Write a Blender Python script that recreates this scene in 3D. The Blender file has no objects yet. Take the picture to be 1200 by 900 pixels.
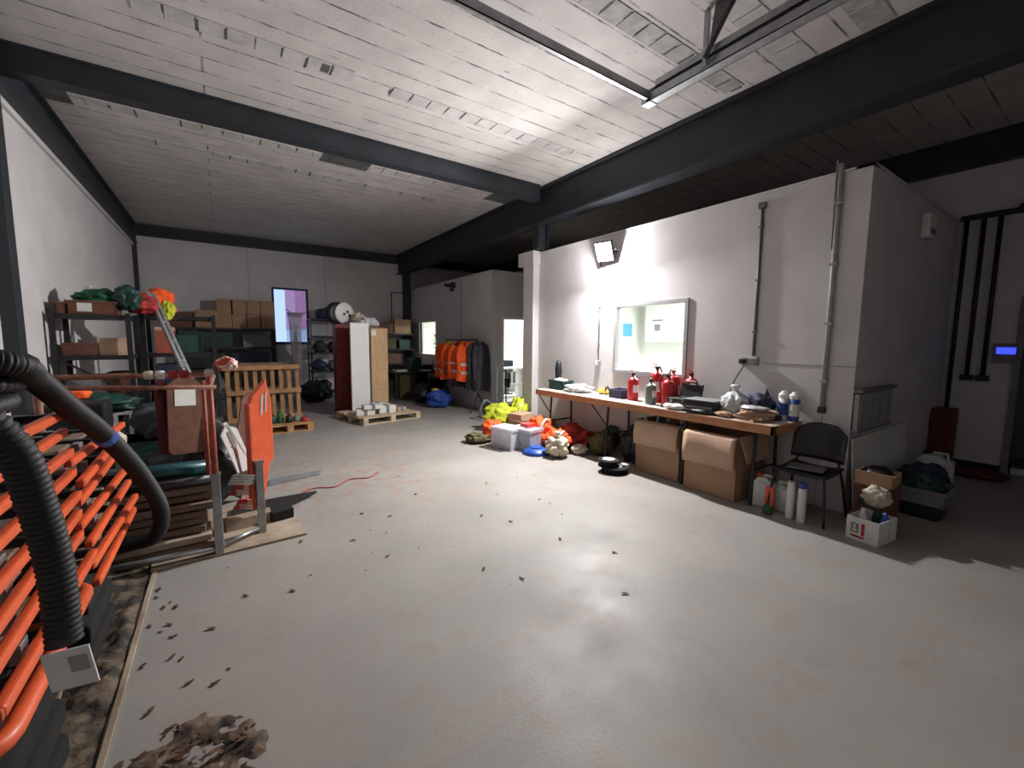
import bpy, bmesh, math, random
from mathutils import Vector, Matrix, noise
R = math.radians
C = bpy.context.scene.collection
SC = bpy.context.scene

# ------------------------------------------------------------------ camera
cam = bpy.data.cameras.new('camera'); camo = bpy.data.objects.new('camera', cam); C.objects.link(camo)
SC.camera = camo
_yaw, _pit, _rol = R(34.406), R(5.777), R(.462)
_f = Vector((math.sin(_yaw)*math.cos(_pit), math.cos(_yaw)*math.cos(_pit), -math.sin(_pit)))
_r = Vector((math.cos(_yaw), -math.sin(_yaw), 0)); _u = _r.cross(_f)
_r2 = _r*math.cos(_rol)+_u*math.sin(_rol); _u2 = -_r*math.sin(_rol)+_u*math.cos(_rol)
_m = Matrix((_r2, _u2, -_f)).transposed().to_4x4(); _m.translation = (0, 0, 1.6)
camo.matrix_world = _m
cam.sensor_width = 36; cam.lens = 497.4/1200*36; cam.clip_start = .05

# ------------------------------------------------------------------ world, lights, exposure
SC.view_settings.view_transform = 'Standard'; SC.view_settings.look = 'None'
SC.view_settings.gamma = 1; SC.view_settings.use_curve_mapping = False
SC.view_settings.exposure = 0.0
W = bpy.data.worlds.new('dusk'); SC.world = W; W.use_nodes = True
bg = W.node_tree.nodes['Background']; bg.inputs[0].default_value = (.42, .58, .95, 1); bg.inputs[1].default_value = 1.5

def area(name, loc, direction, sx, sy, power, col):
    l = bpy.data.lights.new(name, 'AREA'); l.shape = 'RECTANGLE'; l.size = sx; l.size_y = sy; l.energy = power; l.color = col
    o = bpy.data.objects.new(name, l); C.objects.link(o); o.location = loc
    o.rotation_euler = Vector(direction).to_track_quat('-Z', 'Y').to_euler()
    return o
LAMP = Vector((4.62, 4.44, 2.90))
area('flood_light_beam', LAMP+Vector((-.075, -.02, -.03)), (-.80, -.08, -.56), .1, .08, 275, (1, .965, .96))
_pl = bpy.data.lights.new('flood_light_spill', 'POINT'); _pl.energy = 75; _pl.color = (1, .965, .96); _pl.shadow_soft_size = .03
_po = bpy.data.objects.new('flood_light_spill', _pl); C.objects.link(_po); _po.location = LAMP+Vector((-.12, -.04, -.05))
area('office_light', (6.5, 3.7, 2.5), (0, 0, -1), 1.2, .6, 330, (.97, 1, .96))
area('back_office_light', (7.0, 10.4, 2.5), (0, 0, -1), 1.6, 1.6, 200, (.97, 1, .98))

# ------------------------------------------------------------------ materials
def mat(name, col, rough=.6, metal=0, var=.12, scale=8, bump=0, bscale=40, col2=None, emit=0, alpha=1, trans=0, stretch=None, contrast=(.35, .65)):
    m = bpy.data.materials.new(name); m.use_nodes = True; nt = m.node_tree; b = nt.nodes['Principled BSDF']
    b.inputs['Roughness'].default_value = rough; b.inputs['Metallic'].default_value = metal
    tc = nt.nodes.new('ShaderNodeTexCoord'); src = tc.outputs['Object']
    if stretch:
        mp = nt.nodes.new('ShaderNodeMapping'); mp.inputs['Scale'].default_value = stretch
        nt.links.new(src, mp.inputs['Vector']); src = mp.outputs['Vector']
    n = nt.nodes.new('ShaderNodeTexNoise'); n.inputs['Scale'].default_value = scale; n.inputs['Detail'].default_value = 5
    nt.links.new(src, n.inputs['Vector'])
    r = nt.nodes.new('ShaderNodeValToRGB'); e = r.color_ramp.elements
    e[0].position, e[1].position = contrast
    c2 = col2 if col2 else tuple(max(0, c*(1-var*2)) for c in col)
    e[0].color = (*c2, 1); e[1].color = (*col, 1)
    nt.links.new(n.outputs['Fac'], r.inputs['Fac']); nt.links.new(r.outputs['Color'], b.inputs['Base Color'])
    if bump:
        n2 = nt.nodes.new('ShaderNodeTexNoise'); n2.inputs['Scale'].default_value = bscale; n2.inputs['Detail'].default_value = 4
        nt.links.new(src, n2.inputs['Vector'])
        bp = nt.nodes.new('ShaderNodeBump'); bp.inputs['Strength'].default_value = bump; bp.inputs['Distance'].default_value = .01
        nt.links.new(n2.outputs['Fac'], bp.inputs['Height']); nt.links.new(bp.outputs['Normal'], b.inputs['Normal'])
    if emit:
        b.inputs['Emission Color'].default_value = (*col, 1); b.inputs['Emission Strength'].default_value = emit
    if alpha < 1: b.inputs['Alpha'].default_value = alpha
    if trans: b.inputs['Transmission Weight'].default_value = trans
    return m

def ceiling_mat():
    m = mat('painted_concrete_ceiling', (.54, .515, .50), .85, 0, .08, 3, .25, 30)
    nt = m.node_tree; b = nt.nodes['Principled BSDF']; N = nt.nodes.new; Lk = nt.links.new
    base = b.inputs['Base Color'].links[0].from_socket
    tc = N('ShaderNodeTexCoord'); br = N('ShaderNodeTexBrick'); br.inputs['Scale'].default_value = 1
    br.inputs['Brick Width'].default_value = 40; br.inputs['Row Height'].default_value = .27
    br.inputs['Mortar Size'].default_value = .011; br.inputs['Mortar Smooth'].default_value = .3
    ns = N('ShaderNodeTexNoise'); ns.inputs['Scale'].default_value = 9; ns.inputs['Detail'].default_value = 3
    ad = N('ShaderNodeMixRGB'); ad.blend_type = 'ADD'; ad.inputs[0].default_value = .02
    Lk(tc.outputs['Object'], ns.inputs['Vector']); Lk(tc.outputs['Object'], ad.inputs[1]); Lk(ns.outputs['Color'], ad.inputs[2])
    Lk(ad.outputs[0], br.inputs['Vector'])
    n2 = N('ShaderNodeTexNoise'); n2.inputs['Scale'].default_value = 2.6; n2.inputs['Detail'].default_value = 6; n2.inputs['Roughness'].default_value = .75
    Lk(tc.outputs['Object'], n2.inputs['Vector'])
    rp = N('ShaderNodeValToRGB'); rp.color_ramp.elements[0].position = .40; rp.color_ramp.elements[1].position = .58
    Lk(n2.outputs['Fac'], rp.inputs['Fac'])
    mu = N('ShaderNodeMath'); mu.operation = 'MULTIPLY'; Lk(br.outputs['Fac'], mu.inputs[0]); Lk(rp.outputs['Color'], mu.inputs[1])
    # short flaking marks
    mp = N('ShaderNodeMapping'); mp.inputs['Scale'].default_value = (4, 22, 1); Lk(tc.outputs['Object'], mp.inputs['Vector'])
    n3 = N('ShaderNodeTexNoise'); n3.inputs['Scale'].default_value = 1.6; n3.inputs['Detail'].default_value = 6; Lk(mp.outputs[0], n3.inputs['Vector'])
    r3 = N('ShaderNodeValToRGB'); r3.color_ramp.elements[0].position = .66; r3.color_ramp.elements[1].position = .74; Lk(n3.outputs['Fac'], r3.inputs['Fac'])
    m3 = N('ShaderNodeMath'); m3.operation = 'MULTIPLY'; m3.inputs[1].default_value = .55; Lk(r3.outputs['Color'], m3.inputs[0])
    mx = N('ShaderNodeMath'); mx.operation = 'MAXIMUM'; Lk(mu.outputs[0], mx.inputs[0]); Lk(m3.outputs[0], mx.inputs[1])
    mix = N('ShaderNodeMixRGB'); Lk(mx.outputs[0], mix.inputs[0]); Lk(base, mix.inputs[1]); mix.inputs[2].default_value = (.10, .095, .09, 1)
    Lk(mix.outputs[0], b.inputs['Base Color'])
    return m

def floor_mat():
    m = mat('grey_painted_concrete_floor', (.32, .305, .288), .38, 0, .06, 1.6, .08, 60)
    nt = m.node_tree; b = nt.nodes['Principled BSDF']; N = nt.nodes.new; Lk = nt.links.new
    cur = b.inputs['Base Color'].links[0].from_socket; tc = N('ShaderNodeTexCoord')
    def layer(cur, scale, lo, hi, col, amt, st=None, det=6):
        s = tc.outputs['Object']
        if st:
            mp = N('ShaderNodeMapping'); mp.inputs['Scale'].default_value = st; mp.inputs['Rotation'].default_value = (0, 0, .5); Lk(s, mp.inputs['Vector']); s = mp.outputs[0]
        n = N('ShaderNodeTexNoise'); n.inputs['Scale'].default_value = scale; n.inputs['Detail'].default_value = det; n.inputs['Roughness'].default_value = .65; Lk(s, n.inputs['Vector'])
        r = N('ShaderNodeValToRGB'); r.color_ramp.elements[0].position = lo; r.color_ramp.elements[1].position = hi; Lk(n.outputs['Fac'], r.inputs['Fac'])
        mm = N('ShaderNodeMath'); mm.operation = 'MULTIPLY'; mm.inputs[1].default_value = amt; Lk(r.outputs['Color'], mm.inputs[0])
        mx = N('ShaderNodeMixRGB'); Lk(mm.outputs[0], mx.inputs[0]); Lk(cur, mx.inputs[1]); mx.inputs[2].default_value = (*col, 1)
        return mx.outputs[0], mm.outputs[0]
    cur, _ = layer(cur, 3.2, .52, .70, (.26, .20, .14), .55)
    cur, _ = layer(cur, 14, .62, .72, (.22, .17, .12), .4)
    cur, _ = layer(cur, .8, .5, .7, (.36, .32, .27), .5)
    # reddish clay smears in the middle of the hall, near the pallets (fixed place)
    sep = N('ShaderNodeSeparateXYZ'); Lk(tc.outputs['Object'], sep.inputs[0])
    vd = N('ShaderNodeVectorMath'); vd.operation = 'DISTANCE'; vd.inputs[1].default_value = (1.1, 5.2, 0); Lk(tc.outputs['Object'], vd.inputs[0])
    mr = N('ShaderNodeMapRange'); mr.inputs[1].default_value = 1.9; mr.inputs[2].default_value = .3; Lk(vd.outputs['Value'], mr.inputs[0])
    n = N('ShaderNodeTexNoise'); n.inputs['Scale'].default_value = 7; n.inputs['Detail'].default_value = 6; Lk(tc.outputs['Object'], n.inputs['Vector'])
    r = N('ShaderNodeValToRGB'); r.color_ramp.elements[0].position = .5; r.color_ramp.elements[1].position = .62; Lk(n.outputs['Fac'], r.inputs['Fac'])
    mm = N('ShaderNodeMath'); mm.operation = 'MULTIPLY'; Lk(mr.outputs[0], mm.inputs[0]); Lk(r.outputs['Color'], mm.inputs[1])
    m2 = N('ShaderNodeMath'); m2.operation = 'MULTIPLY'; m2.inputs[1].default_value = .6; Lk(mm.outputs[0], m2.inputs[0])
    mx = N('ShaderNodeMixRGB'); Lk(m2.outputs[0], mx.inputs[0]); Lk(cur, mx.inputs[1]); mx.inputs[2].default_value = (.33, .19, .12, 1); cur = mx.outputs[0]
    # cracks
    vo = N('ShaderNodeTexVoronoi'); vo.feature = 'DISTANCE_TO_EDGE'; vo.inputs['Scale'].default_value = .42
    nn = N('ShaderNodeTexNoise'); nn.inputs['Scale'].default_value = 2; nn.inputs['Detail'].default_value = 5; Lk(tc.outputs['Object'], nn.inputs['Vector'])
    ad = N('ShaderNodeMixRGB'); ad.blend_type = 'ADD'; ad.inputs[0].default_value = .35; Lk(tc.outputs['Object'], ad.inputs[1]); Lk(nn.outputs['Color'], ad.inputs[2]); Lk(ad.outputs[0], vo.inputs['Vector'])
    cr = N('ShaderNodeMapRange'); cr.inputs[1].default_value = .006; cr.inputs[2].default_value = .001; cr.inputs[4].default_value = .10; Lk(vo.outputs['Distance'], cr.inputs[0])
    mx = N('ShaderNodeMixRGB'); Lk(cr.outputs[0], mx.inputs[0]); Lk(cur, mx.inputs[1]); mx.inputs[2].default_value = (.16, .13, .11, 1)
    Lk(mx.outputs[0], b.inputs['Base Color'])
    rn = N('ShaderNodeTexNoise'); rn.inputs['Scale'].default_value = 2.2; rn.inputs['Detail'].default_value = 6; Lk(tc.outputs['Object'], rn.inputs['Vector'])
    rr = N('ShaderNodeMapRange'); rr.inputs[1].default_value = .3; rr.inputs[2].default_value = .7; rr.inputs[3].default_value = .44; rr.inputs[4].default_value = .64; b.inputs['Specular IOR Level'].default_value = .28; Lk(rn.outputs['Fac'], rr.inputs[0]); Lk(rr.outputs[0], b.inputs['Roughness'])
    return m

def glass_mat(name, tint=(.97, .98, .97), gloss=.04):
    m = bpy.data.materials.new(name); m.use_nodes = True; nt = m.node_tree; nt.nodes.clear()
    o = nt.nodes.new('ShaderNodeOutputMaterial'); t = nt.nodes.new('ShaderNodeBsdfTransparent'); g = nt.nodes.new('ShaderNodeBsdfGlossy'); x = nt.nodes.new('ShaderNodeMixShader')
    t.inputs[0].default_value = (*tint, 1); g.inputs['Roughness'].default_value = .05; x.inputs[0].default_value = gloss
    nt.links.new(t.outputs[0], x.inputs[1]); nt.links.new(g.outputs[0], x.inputs[2]); nt.links.new(x.outputs[0], o.inputs[0]); return m
def film_mat(name, col, a, rough=.25):
    m = mat(name, col, rough, 0, .1, 12); m.node_tree.nodes['Principled BSDF'].inputs['Alpha'].default_value = a; return m

M = {
 'ceiling': ceiling_mat(), 'floor': floor_mat(),
 'wall': mat('white_painted_wall', (.60, .583, .583), .75, 0, .05, 2.5, .08, 25),
 'wall_in': mat('white_office_wall', (.82, .84, .8), .7, 0, .03, 2),
 'block': mat('bare_concrete_block', (.40, .385, .375), .9, 0, .15, 9, .4, 50),
 'darkblock': mat('unpainted_slab_patch', (.10, .105, .10), .9, 0, .2, 9, .3, 50),
 'steel': mat('dark_blue_painted_steel', (.022, .027, .034), .55, 0, .15, 4, .05, 30),
 'galv': mat('galvanised_steel', (.42, .44, .46), .38, .8, .12, 14),
 'alu': mat('scuffed_aluminium', (.62, .63, .65), .35, .85, .1, 20),
 'conduit': mat('grey_conduit', (.13, .135, .14), .5, .3, .1, 20),
 'conduitlt': mat('light_grey_plastic', (.34, .34, .34), .5, 0, .1, 20),
 'black': mat('black_plastic', (.014, .014, .016), .45, 0, .2, 12),
 'blackm': mat('black_painted_metal', (.02, .021, .024), .45, .2, .2, 16),
 'rubber': mat('black_rubber', (.006, .006, .006), .92, 0, .25, 16, .2, 50),
 'hose': mat('black_corrugated_hose', (.010, .010, .010), .62, 0, .2, 10),
 'orange': mat('orange_plastic', (.83, .125, .035), .42, 0, .14, 6, .1, 40),
 'orangebar': mat('scuffed_orange_plastic', (.62, .10, .04), .45, 0, .2, 12, .1, 40, col2=(.38, .07, .035), contrast=(.32, .55)),
 'hivis': mat('hi_vis_orange_cloth', (.95, .11, .012), .75, 0, .12, 10, .3, 20),
 'hivisy': mat('hi_vis_yellow_cloth', (.55, .62, .03), .75, 0, .15, 10, .3, 20),
 'reflect': mat('silver_reflective_tape', (.62, .63, .62), .35, .3, .06, 20),
 'redcloth': mat('dark_red_cloth', (.42, .035, .03), .8, 0, .2, 10, .3, 20),
 'red': mat('red_paint', (.50, .018, .02), .35, 0, .1, 10),
 'maroon': mat('maroon_packaging', (.20, .012, .016), .5, 0, .2, 30, .1, 30, col2=(.13, .01, .012)),
 'darkred': mat('dark_red_paint', (.11, .008, .008), .5, 0, .15, 8),
 'rust': mat('rusty_red_oxide_steel', (.33, .145, .09), .7, .1, .2, 20, .2, 60, col2=(.2, .09, .055)),
 'rustred': mat('red_oxide_paint', (.42, .085, .045), .6, 0, .2, 18, .1, 60, col2=(.24, .07, .045)),
 'wood': mat('pale_pine_board', (.52, .34, .18), .7, 0, .14, 5, .15, 30, stretch=(1, 9, 9)),
 'woodz': mat('upright_pine_board', (.55, .36, .19), .7, 0, .12, 5, .15, 30, stretch=(9, 9, 1)),
 'pallet': mat('rough_pallet_wood', (.50, .27, .12), .8, 0, .2, 6, .3, 30),
 'palletlt': mat('pale_pallet_wood', (.58, .45, .31), .8, 0, .16, 6, .3, 30),
 'oldwood': mat('weathered_scaffold_board', (.27, .19, .14), .85, 0, .22, 4, .3, 30, stretch=(1, 10, 10)),
 'ply': mat('muddy_plywood_sheet', (.42, .34, .26), .8, 0, .2, 3, .3, 25, col2=(.22, .16, .11)),
 'benchtop': mat('worn_white_laminate', (.60, .555, .50), .5, 0, .12, 6, .1, 30),
 'benchedge': mat('orange_pine_edge', (.52, .23, .10), .55, 0, .15, 5, .1, 30, stretch=(8, 1, 8)),
 'card': mat('brown_cardboard', (.40, .25, .155), .85, 0, .08, 4, .1, 20),
 'cardlt': mat('pale_cardboard_inside', (.53, .36, .25), .85, 0, .06, 4, .1, 20),
 'white': mat('white_plastic', (.75, .75, .73), .45, 0, .06, 8),
 'paper': mat('white_paper', (.72, .72, .69), .8, 0, .06, 8),
 'door': mat('white_laminate_panel', (.70, .72, .70), .5, 0, .03, 2),
 'cream': mat('cream_cloth', (.62, .55, .42), .85, 0, .12, 8, .4, 20),
 'bag': film_mat('translucent_carrier_bag', (.72, .74, .76), .82),
 'clear': film_mat('clear_storage_plastic', (.70, .72, .78), .5),
 'film': film_mat('polythene_sheet', (.62, .60, .72), .55),
 'redplastic': mat('red_plastic', (.72, .05, .03), .4, 0, .08, 8),
 'blue': mat('blue_plastic', (.02, .09, .42), .4, 0, .12, 8),
 'bluebag': mat('blue_woven_sack', (.02, .075, .38), .6, 0, .2, 10, .4, 18),
 'navy': mat('navy_fabric', (.035, .04, .09), .7, 0, .2, 10, .3, 20),
 'teal': mat('dark_teal_paint', (.012, .065, .075), .3, .1, .2, 6),
 'green': mat('green_netting', (.02, .16, .06), .75, 0, .25, 14, .5, 30),
 'dkgreen': mat('dark_green_plastic', (.010, .055, .045), .5, 0, .2, 10),
 'olive': mat('olive_canvas', (.12, .10, .04), .85, 0, .2, 8, .4, 20),
 'grey': mat('dark_grey_cloth', (.055, .058, .068), .85, 0, .2, 8, .4, 20),
 'midgrey': mat('mid_grey_plastic', (.20, .20, .21), .6, 0, .12, 10),
 'brown': mat('brown_crate_plastic', (.16, .06, .035), .6, 0, .2, 12),
 'mud': mat('drying_mud', (.13, .095, .062), .85, 0, .3, 9, 1.0, 30, col2=(.03, .023, .016), contrast=(.42, .58)),
 'leaf': mat('dead_brown_leaf', (.11, .055, .025), .8, 0, .3, 30),
 'yellow': mat('yellow_plastic', (.60, .40, .06), .5, 0, .12, 8),
 'bottleg': mat('grey_green_bottle', (.16, .22, .20), .35, 0, .1, 8),
 'can': film_mat('milky_jerrycan_plastic', (.62, .64, .62), .93, .4),
 'lblue': mat('light_blue_notice', (.12, .42, .70), .6, 0, .08, 20),
 'dblue': mat('blue_label', (.03, .07, .33), .5, 0, .1, 20),
 'lens': mat('lit_led_lens', (.9, .95, 1), .4, 0, 0, 3, emit=60),
 'screen': mat('lit_blue_display', (.03, .05, 1), .4, 0, 0, 3, emit=2.2),
 'tube': mat('lit_ceiling_panel', (.95, 1, .95), .4, 0, 0, 3, emit=6),
 'glass': glass_mat('window_glass'), 'pinkclad': mat('pink_red_cladding', (.62, .22, .32), .6, 0, .1, 8),
 'wallout': mat('white_render_outside', (.62, .62, .66), .8, 0, .1, 3),
 'foliage': mat('yellow_green_leaves', (.32, .45, .08), .6, 0, .25, 10),
 'skin_tape': mat('red_white_tape', (.75, .55, .48), .6, 0, .1, 9, col2=(.55, .06, .05), contrast=(.48, .5)),
}

# ------------------------------------------------------------------ mesh helpers
class MB:
    def __init__(s): s.bm = bmesh.new(); s.mats = []
    def _mi(s, m):
        if m is None: return 0
        if m not in s.mats: s.mats.append(m)
        return s.mats.index(m)
    def box(s, c, d, rot=None, taper=None):
        ps = []
        for x in (-.5, .5):
            for y in (-.5, .5):
                for z in (-.5, .5):
                    k = 1 if (taper is None or z > 0) else taper
                    ps.append(Vector((x*d[0]*k, y*d[1]*k, z*d[2])))
        if rot is not None:
            q = rot if isinstance(rot, Matrix) else Matrix.Rotation(rot, 3, 'Z')
            ps = [q @ p for p in ps]
        v = [s.bm.verts.new(p+Vector(c)) for p in ps]
        for f in ((0, 1, 3, 2), (4, 6, 7, 5), (0, 4, 5, 1), (2, 3, 7, 6), (0, 2, 6, 4), (1, 5, 7, 3)): s.bm.faces.new([v[i] for i in f])
        return s
    def b2(s, a, b):
        return s.box([(p+q)/2 for p, q in zip(a, b)], [abs(q-p) for p, q in zip(a, b)])
    def quad(s, ps):
        s.bm.faces.new([s.bm.verts.new(p) for p in ps]); return s
    def tube(s, path, r, n=10, closed=False, cap=True):
        path = [Vector(p) for p in path]; L = len(path); rings = []
        rr = r if callable(r) else (lambda i: r)
        prev = None
        for i, p in enumerate(path):
            if closed: t = (path[(i+1) % L]-path[i-1])
            else: t = path[min(i+1, L-1)]-path[max(i-1, 0)]
            if t.length < 1e-9: t = Vector((0, 0, 1))
            t.normalize()
            if prev is None:
                a = Vector((0, 0, 1)) if abs(t.z) < .9 else Vector((1, 0, 0)); nrm = t.cross(a).normalized()
            else:
                nrm = prev-t*prev.dot(t)
                nrm = nrm.normalized() if nrm.length > 1e-6 else t.orthogonal().normalized()
            prev = nrm; bn = t.cross(nrm)
            rings.append([s.bm.verts.new(p+(nrm*math.cos(2*math.pi*k/n)+bn*math.sin(2*math.pi*k/n))*rr(i)) for k in range(n)])
        for i in range(L if closed else L-1):
            A, B = rings[i], rings[(i+1) % L]
            for k in range(n): s.bm.faces.new((A[k], A[(k+1) % n], B[(k+1) % n], B[k]))
        if cap and not closed:
            s.bm.faces.new(rings[0][::-1]); s.bm.faces.new(rings[-1])
        return s
    def cyl(s, a, b, r, n=14): return s.tube([a, b], r, n)
    def lathe(s, prof, c=(0, 0, 0), n=20, axis='Z'):
        rings = []
        for r_, z in prof:
            ring = []
            for k in range(n):
                a = 2*math.pi*k/n; p = Vector((max(r_, .0005)*math.cos(a), max(r_, .0005)*math.sin(a), z))
                if axis == 'X': p = Vector((p.z, p.y, -p.x))
                if axis == 'Y': p = Vector((p.x, p.z, -p.y))
                ring.append(s.bm.verts.new(p+Vector(c)))
            rings.append(ring)
        for A, B in zip(rings, rings[1:]):
            for k in range(n): s.bm.faces.new((A[k], A[(k+1) % n], B[(k+1) % n], B[k]))
        s.bm.faces.new(rings[0][::-1]); s.bm.faces.new(rings[-1]); return s
    def prism(s, pts, a, b, axis='Z'):
        def P(p, t):
            return {'Z': Vector((p[0], p[1], t)), 'Y': Vector((p[0], t, p[1])), 'X': Vector((t, p[0], p[1]))}[axis]
        A = [s.bm.verts.new(P(p, a)) for p in pts]; B = [s.bm.verts.new(P(p, b)) for p in pts]; n = len(pts)
        s.bm.faces.new(A[::-1]); s.bm.faces.new(B)
        for k in range(n): s.bm.faces.new((A[k], A[(k+1) % n], B[(k+1) % n], B[k]))
        return s
    def blob(s, c, d, seed=0, amp=.3, freq=2.2, sub=4, flat=True):
        tmp = bmesh.new(); bmesh.ops.create_icosphere(tmp, subdivisions=sub, radius=1)
        off = Vector((seed*7.3, seed*3.1, seed*1.7)); mp = {}
        for v in tmp.verts:
            p = v.co.normalized()
            w = noise.noise(p*freq+off); rd = 1-2*abs(noise.noise(p*freq*1.9+off*1.3))
            k = 1+amp*w+amp*.55*(rd-.5)+amp*.15*noise.noise(p*freq*6+off)
            q = Vector((p.x*d[0]/2*k, p.y*d[1]/2*k, p.z*d[2]/2*k))
            if flat:
                q.z += d[2]/2
                if q.z < d[2]*.06: q.z = max(0, q.z*.2)
            mp[v.index] = s.bm.verts.new(q+Vector(c))
        for f in tmp.faces: s.bm.faces.new([mp[v.index] for v in f.verts])
        tmp.free(); return s
    def build(s, name, m, parent=None, smooth=False, bevel=0, seg=2):
        me = bpy.data.meshes.new(name); bmesh.ops.recalc_face_normals(s.bm, faces=s.bm.faces); s.bm.to_mesh(me); s.bm.free()
        o = bpy.data.objects.new(name, me); C.objects.link(o)
        me.materials.append(M[m] if isinstance(m, str) else m)
        if parent is not None: o.parent = parent
        if smooth:
            for p in me.polygons: p.use_smooth = True
        if bevel:
            md = o.modifiers.new('bevel', 'BEVEL'); md.width = bevel; md.segments = seg; md.limit_method = 'ANGLE'; md.angle_limit = R(40)
        return o

def thing(name, label, cat, loc=(0, 0, 0), rz=0, group=None, rot=None):
    o = bpy.data.objects.new(name, None); C.objects.link(o); o.empty_display_size = .1
    o.location = loc; o.rotation_euler = rot if rot else (0, 0, rz); o['label'] = label; o['category'] = cat
    if group: o['group'] = group
    return o
def tag(o, label, cat, group=None, loc=None, rz=None, kind=None):
    if label: o['label'] = label; o['category'] = cat
    if group: o['group'] = group
    if kind: o['kind'] = kind
    if loc is not None: o.location = loc
    if rz is not None: o.rotation_euler = (0, 0, rz)
    return o
def st(name, mb, m, parent=None, **k):
    o = mb.build(name, m, parent, **k)
    if parent is None: o['kind'] = 'structure'
    return o
def dup(root, loc, rz=None, label=None, group=None, rot=None):
    r_ = root.copy(); C.objects.link(r_); r_.location = loc
    if rz is not None: r_.rotation_euler = (0, 0, rz)
    if rot is not None: r_.rotation_euler = rot
    if label: r_['label'] = label
    if group: r_['group'] = group
    for ch in list(root.children):
        c = ch.copy(); C.objects.link(c); c.parent = r_
        for g in ch.children:
            d = g.copy(); C.objects.link(d); d.parent = c
    return r_
def spline(pts, n=8):
    pts = [Vector(p) for p in pts]; out = []
    P = [pts[0]*2-pts[1]]+pts+[pts[-1]*2-pts[-2]]
    for i in range(1, len(P)-2):
        for k in range(n):
            t = k/n; a, b, c, d = P[i-1:i+3]
            out.append(.5*((2*b)+(c-a)*t+(2*a-5*b+4*c-d)*t*t+(-a+3*b-3*c+d)*t**3))
    out.append(pts[-1]); return out
rnd = random.Random(4)

# ------------------------------------------------------------------ room shell
XL, YB, H = -1.55, 13.1, 4.2
st('floor', MB().b2((XL-.2, -3, -.12), (8.4, YB+.2, 0)), 'floor')
st('ceiling', MB().b2((XL-.2, -3, H), (8.4, YB+.2, H+.15)), 'ceiling')
st('wall_left', MB().b2((XL-.2, -3, 0), (XL, YB+.2, H)), 'wall')
st('wall_front', MB().b2((XL-.2, -3.2, 0), (8.4, -3, H)), 'wall')
# back wall with the window opening x 1.19..2.07, z 1.5..2.98
wb = MB(); wb.b2((XL, YB, 0), (1.19, YB+.15, H)); wb.b2((2.07, YB, 0), (8.4, YB+.15, H)); wb.b2((1.19, YB, 0), (2.07, YB+.15, 1.5)); wb.b2((1.19, YB, 2.98), (2.07, YB+.15, H))
st('wall_back', wb, 'wall')
st('wall_far_right', MB().b2((8.0, .80, 0), (8.2, YB, H)).b2((8.0, -3, 2.15), (8.2, .80, H)).b2((8.0, -3, 0), (8.2, -.35, 2.15)), 'wall')
st('wall_dark_lobby', MB().b2((9.3, -1.2, 0), (9.4, 1.6, 2.4)).b2((8.2, -1.2, -.05), (9.3, 1.6, 0)).b2((8.2, 1.5, 0), (9.3, 1.6, 2.4)).b2((8.2, -1.2, 0), (9.3, -1.1, 2.4)).b2((8.2, -1.2, 2.3), (9.3, 1.6, 2.4)), 'midgrey')
st('trim_wall_joint', MB().b2((.675, YB-.004, 1), (.69, YB, 3.95)).b2((2.53, YB-.004, 1), (2.545, YB, 3.95)), 'conduitlt')
st('trim_left_board_edge', MB().b2((XL, 5.9, 3.70), (XL+.035, YB, 3.79)), 'wall')

def ibeam(name, a, b, axis, w, h, zt):
    mb = MB(); t = .02
    if axis == 'X':
        y = a[1]; mb.b2((a[0], y, zt-t), (b[0], y+w, zt)).b2((a[0], y, zt-h), (b[0], y+w, zt-h+t)).b2((a[0], y+w/2-.008, zt-h), (b[0], y+w/2+.008, zt))
    else:
        x = a[0]; mb.b2((x, a[1], zt-t), (x+w, b[1], zt)).b2((x, a[1], zt-h), (x+w, b[1], zt-h+t)).b2((x+w/2-.008, a[1], zt-h), (x+w/2+.008, b[1], zt))
    return st(name, mb, 'steel')
st('trim_beam_left', MB().b2((XL, -3, 3.76), (XL+.03, YB, H)).b2((XL, -3, 3.76), (XL+.10, YB, 3.79)).b2((XL, -3, H-.02), (XL+.10, YB, H)), 'steel')
st('trim_beam_back', MB().b2((XL, YB-.10, 3.93), (8, YB, 3.96)).b2((XL, YB-.05, 3.94), (8, YB, H)), 'steel')
st('trim_beam_cross', MB().b2((XL, 5.84, H-.02), (4.55, 6.02, H)).b2((XL, 5.84, 3.955), (4.55, 6.02, 3.975)).b2((XL, 5.86, 3.96), (4.55, 5.88, H)), 'steel')
st('trim_beam_spine', MB().b2((4.6, -3, H-.025), (4.86, YB, H)).b2((4.6, -3, 3.62), (4.86, YB, 3.65)).b2((4.67, -3, 3.63), (4.69, YB, H)), 'steel')
st('trim_beam_far_right', MB().b2((7.88, -3, 3.82), (8.0, YB, H)), 'steel')
st('trim_column_left', MB().b2((XL, 5.52, 0), (XL+.10, 5.68, H)), 'steel', bevel=.004)
st('trim_column_back', MB().b2((4.78, YB-.2, 0), (4.98, YB-.02, 3.7)), 'steel')
st('trim_column_corner_back', MB().b2((XL, YB-.09, 0), (XL+.08, YB, 4)), 'steel')
st('trim_column_spine', MB().b2((4.62, 5.96, 3.2), (4.64, 6.14, 3.64)).b2((4.82, 5.96, 3.2), (4.84, 6.14, 3.64)).b2((4.64, 6.04, 3.2), (4.82, 6.06, 3.64)), 'steel')

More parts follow.
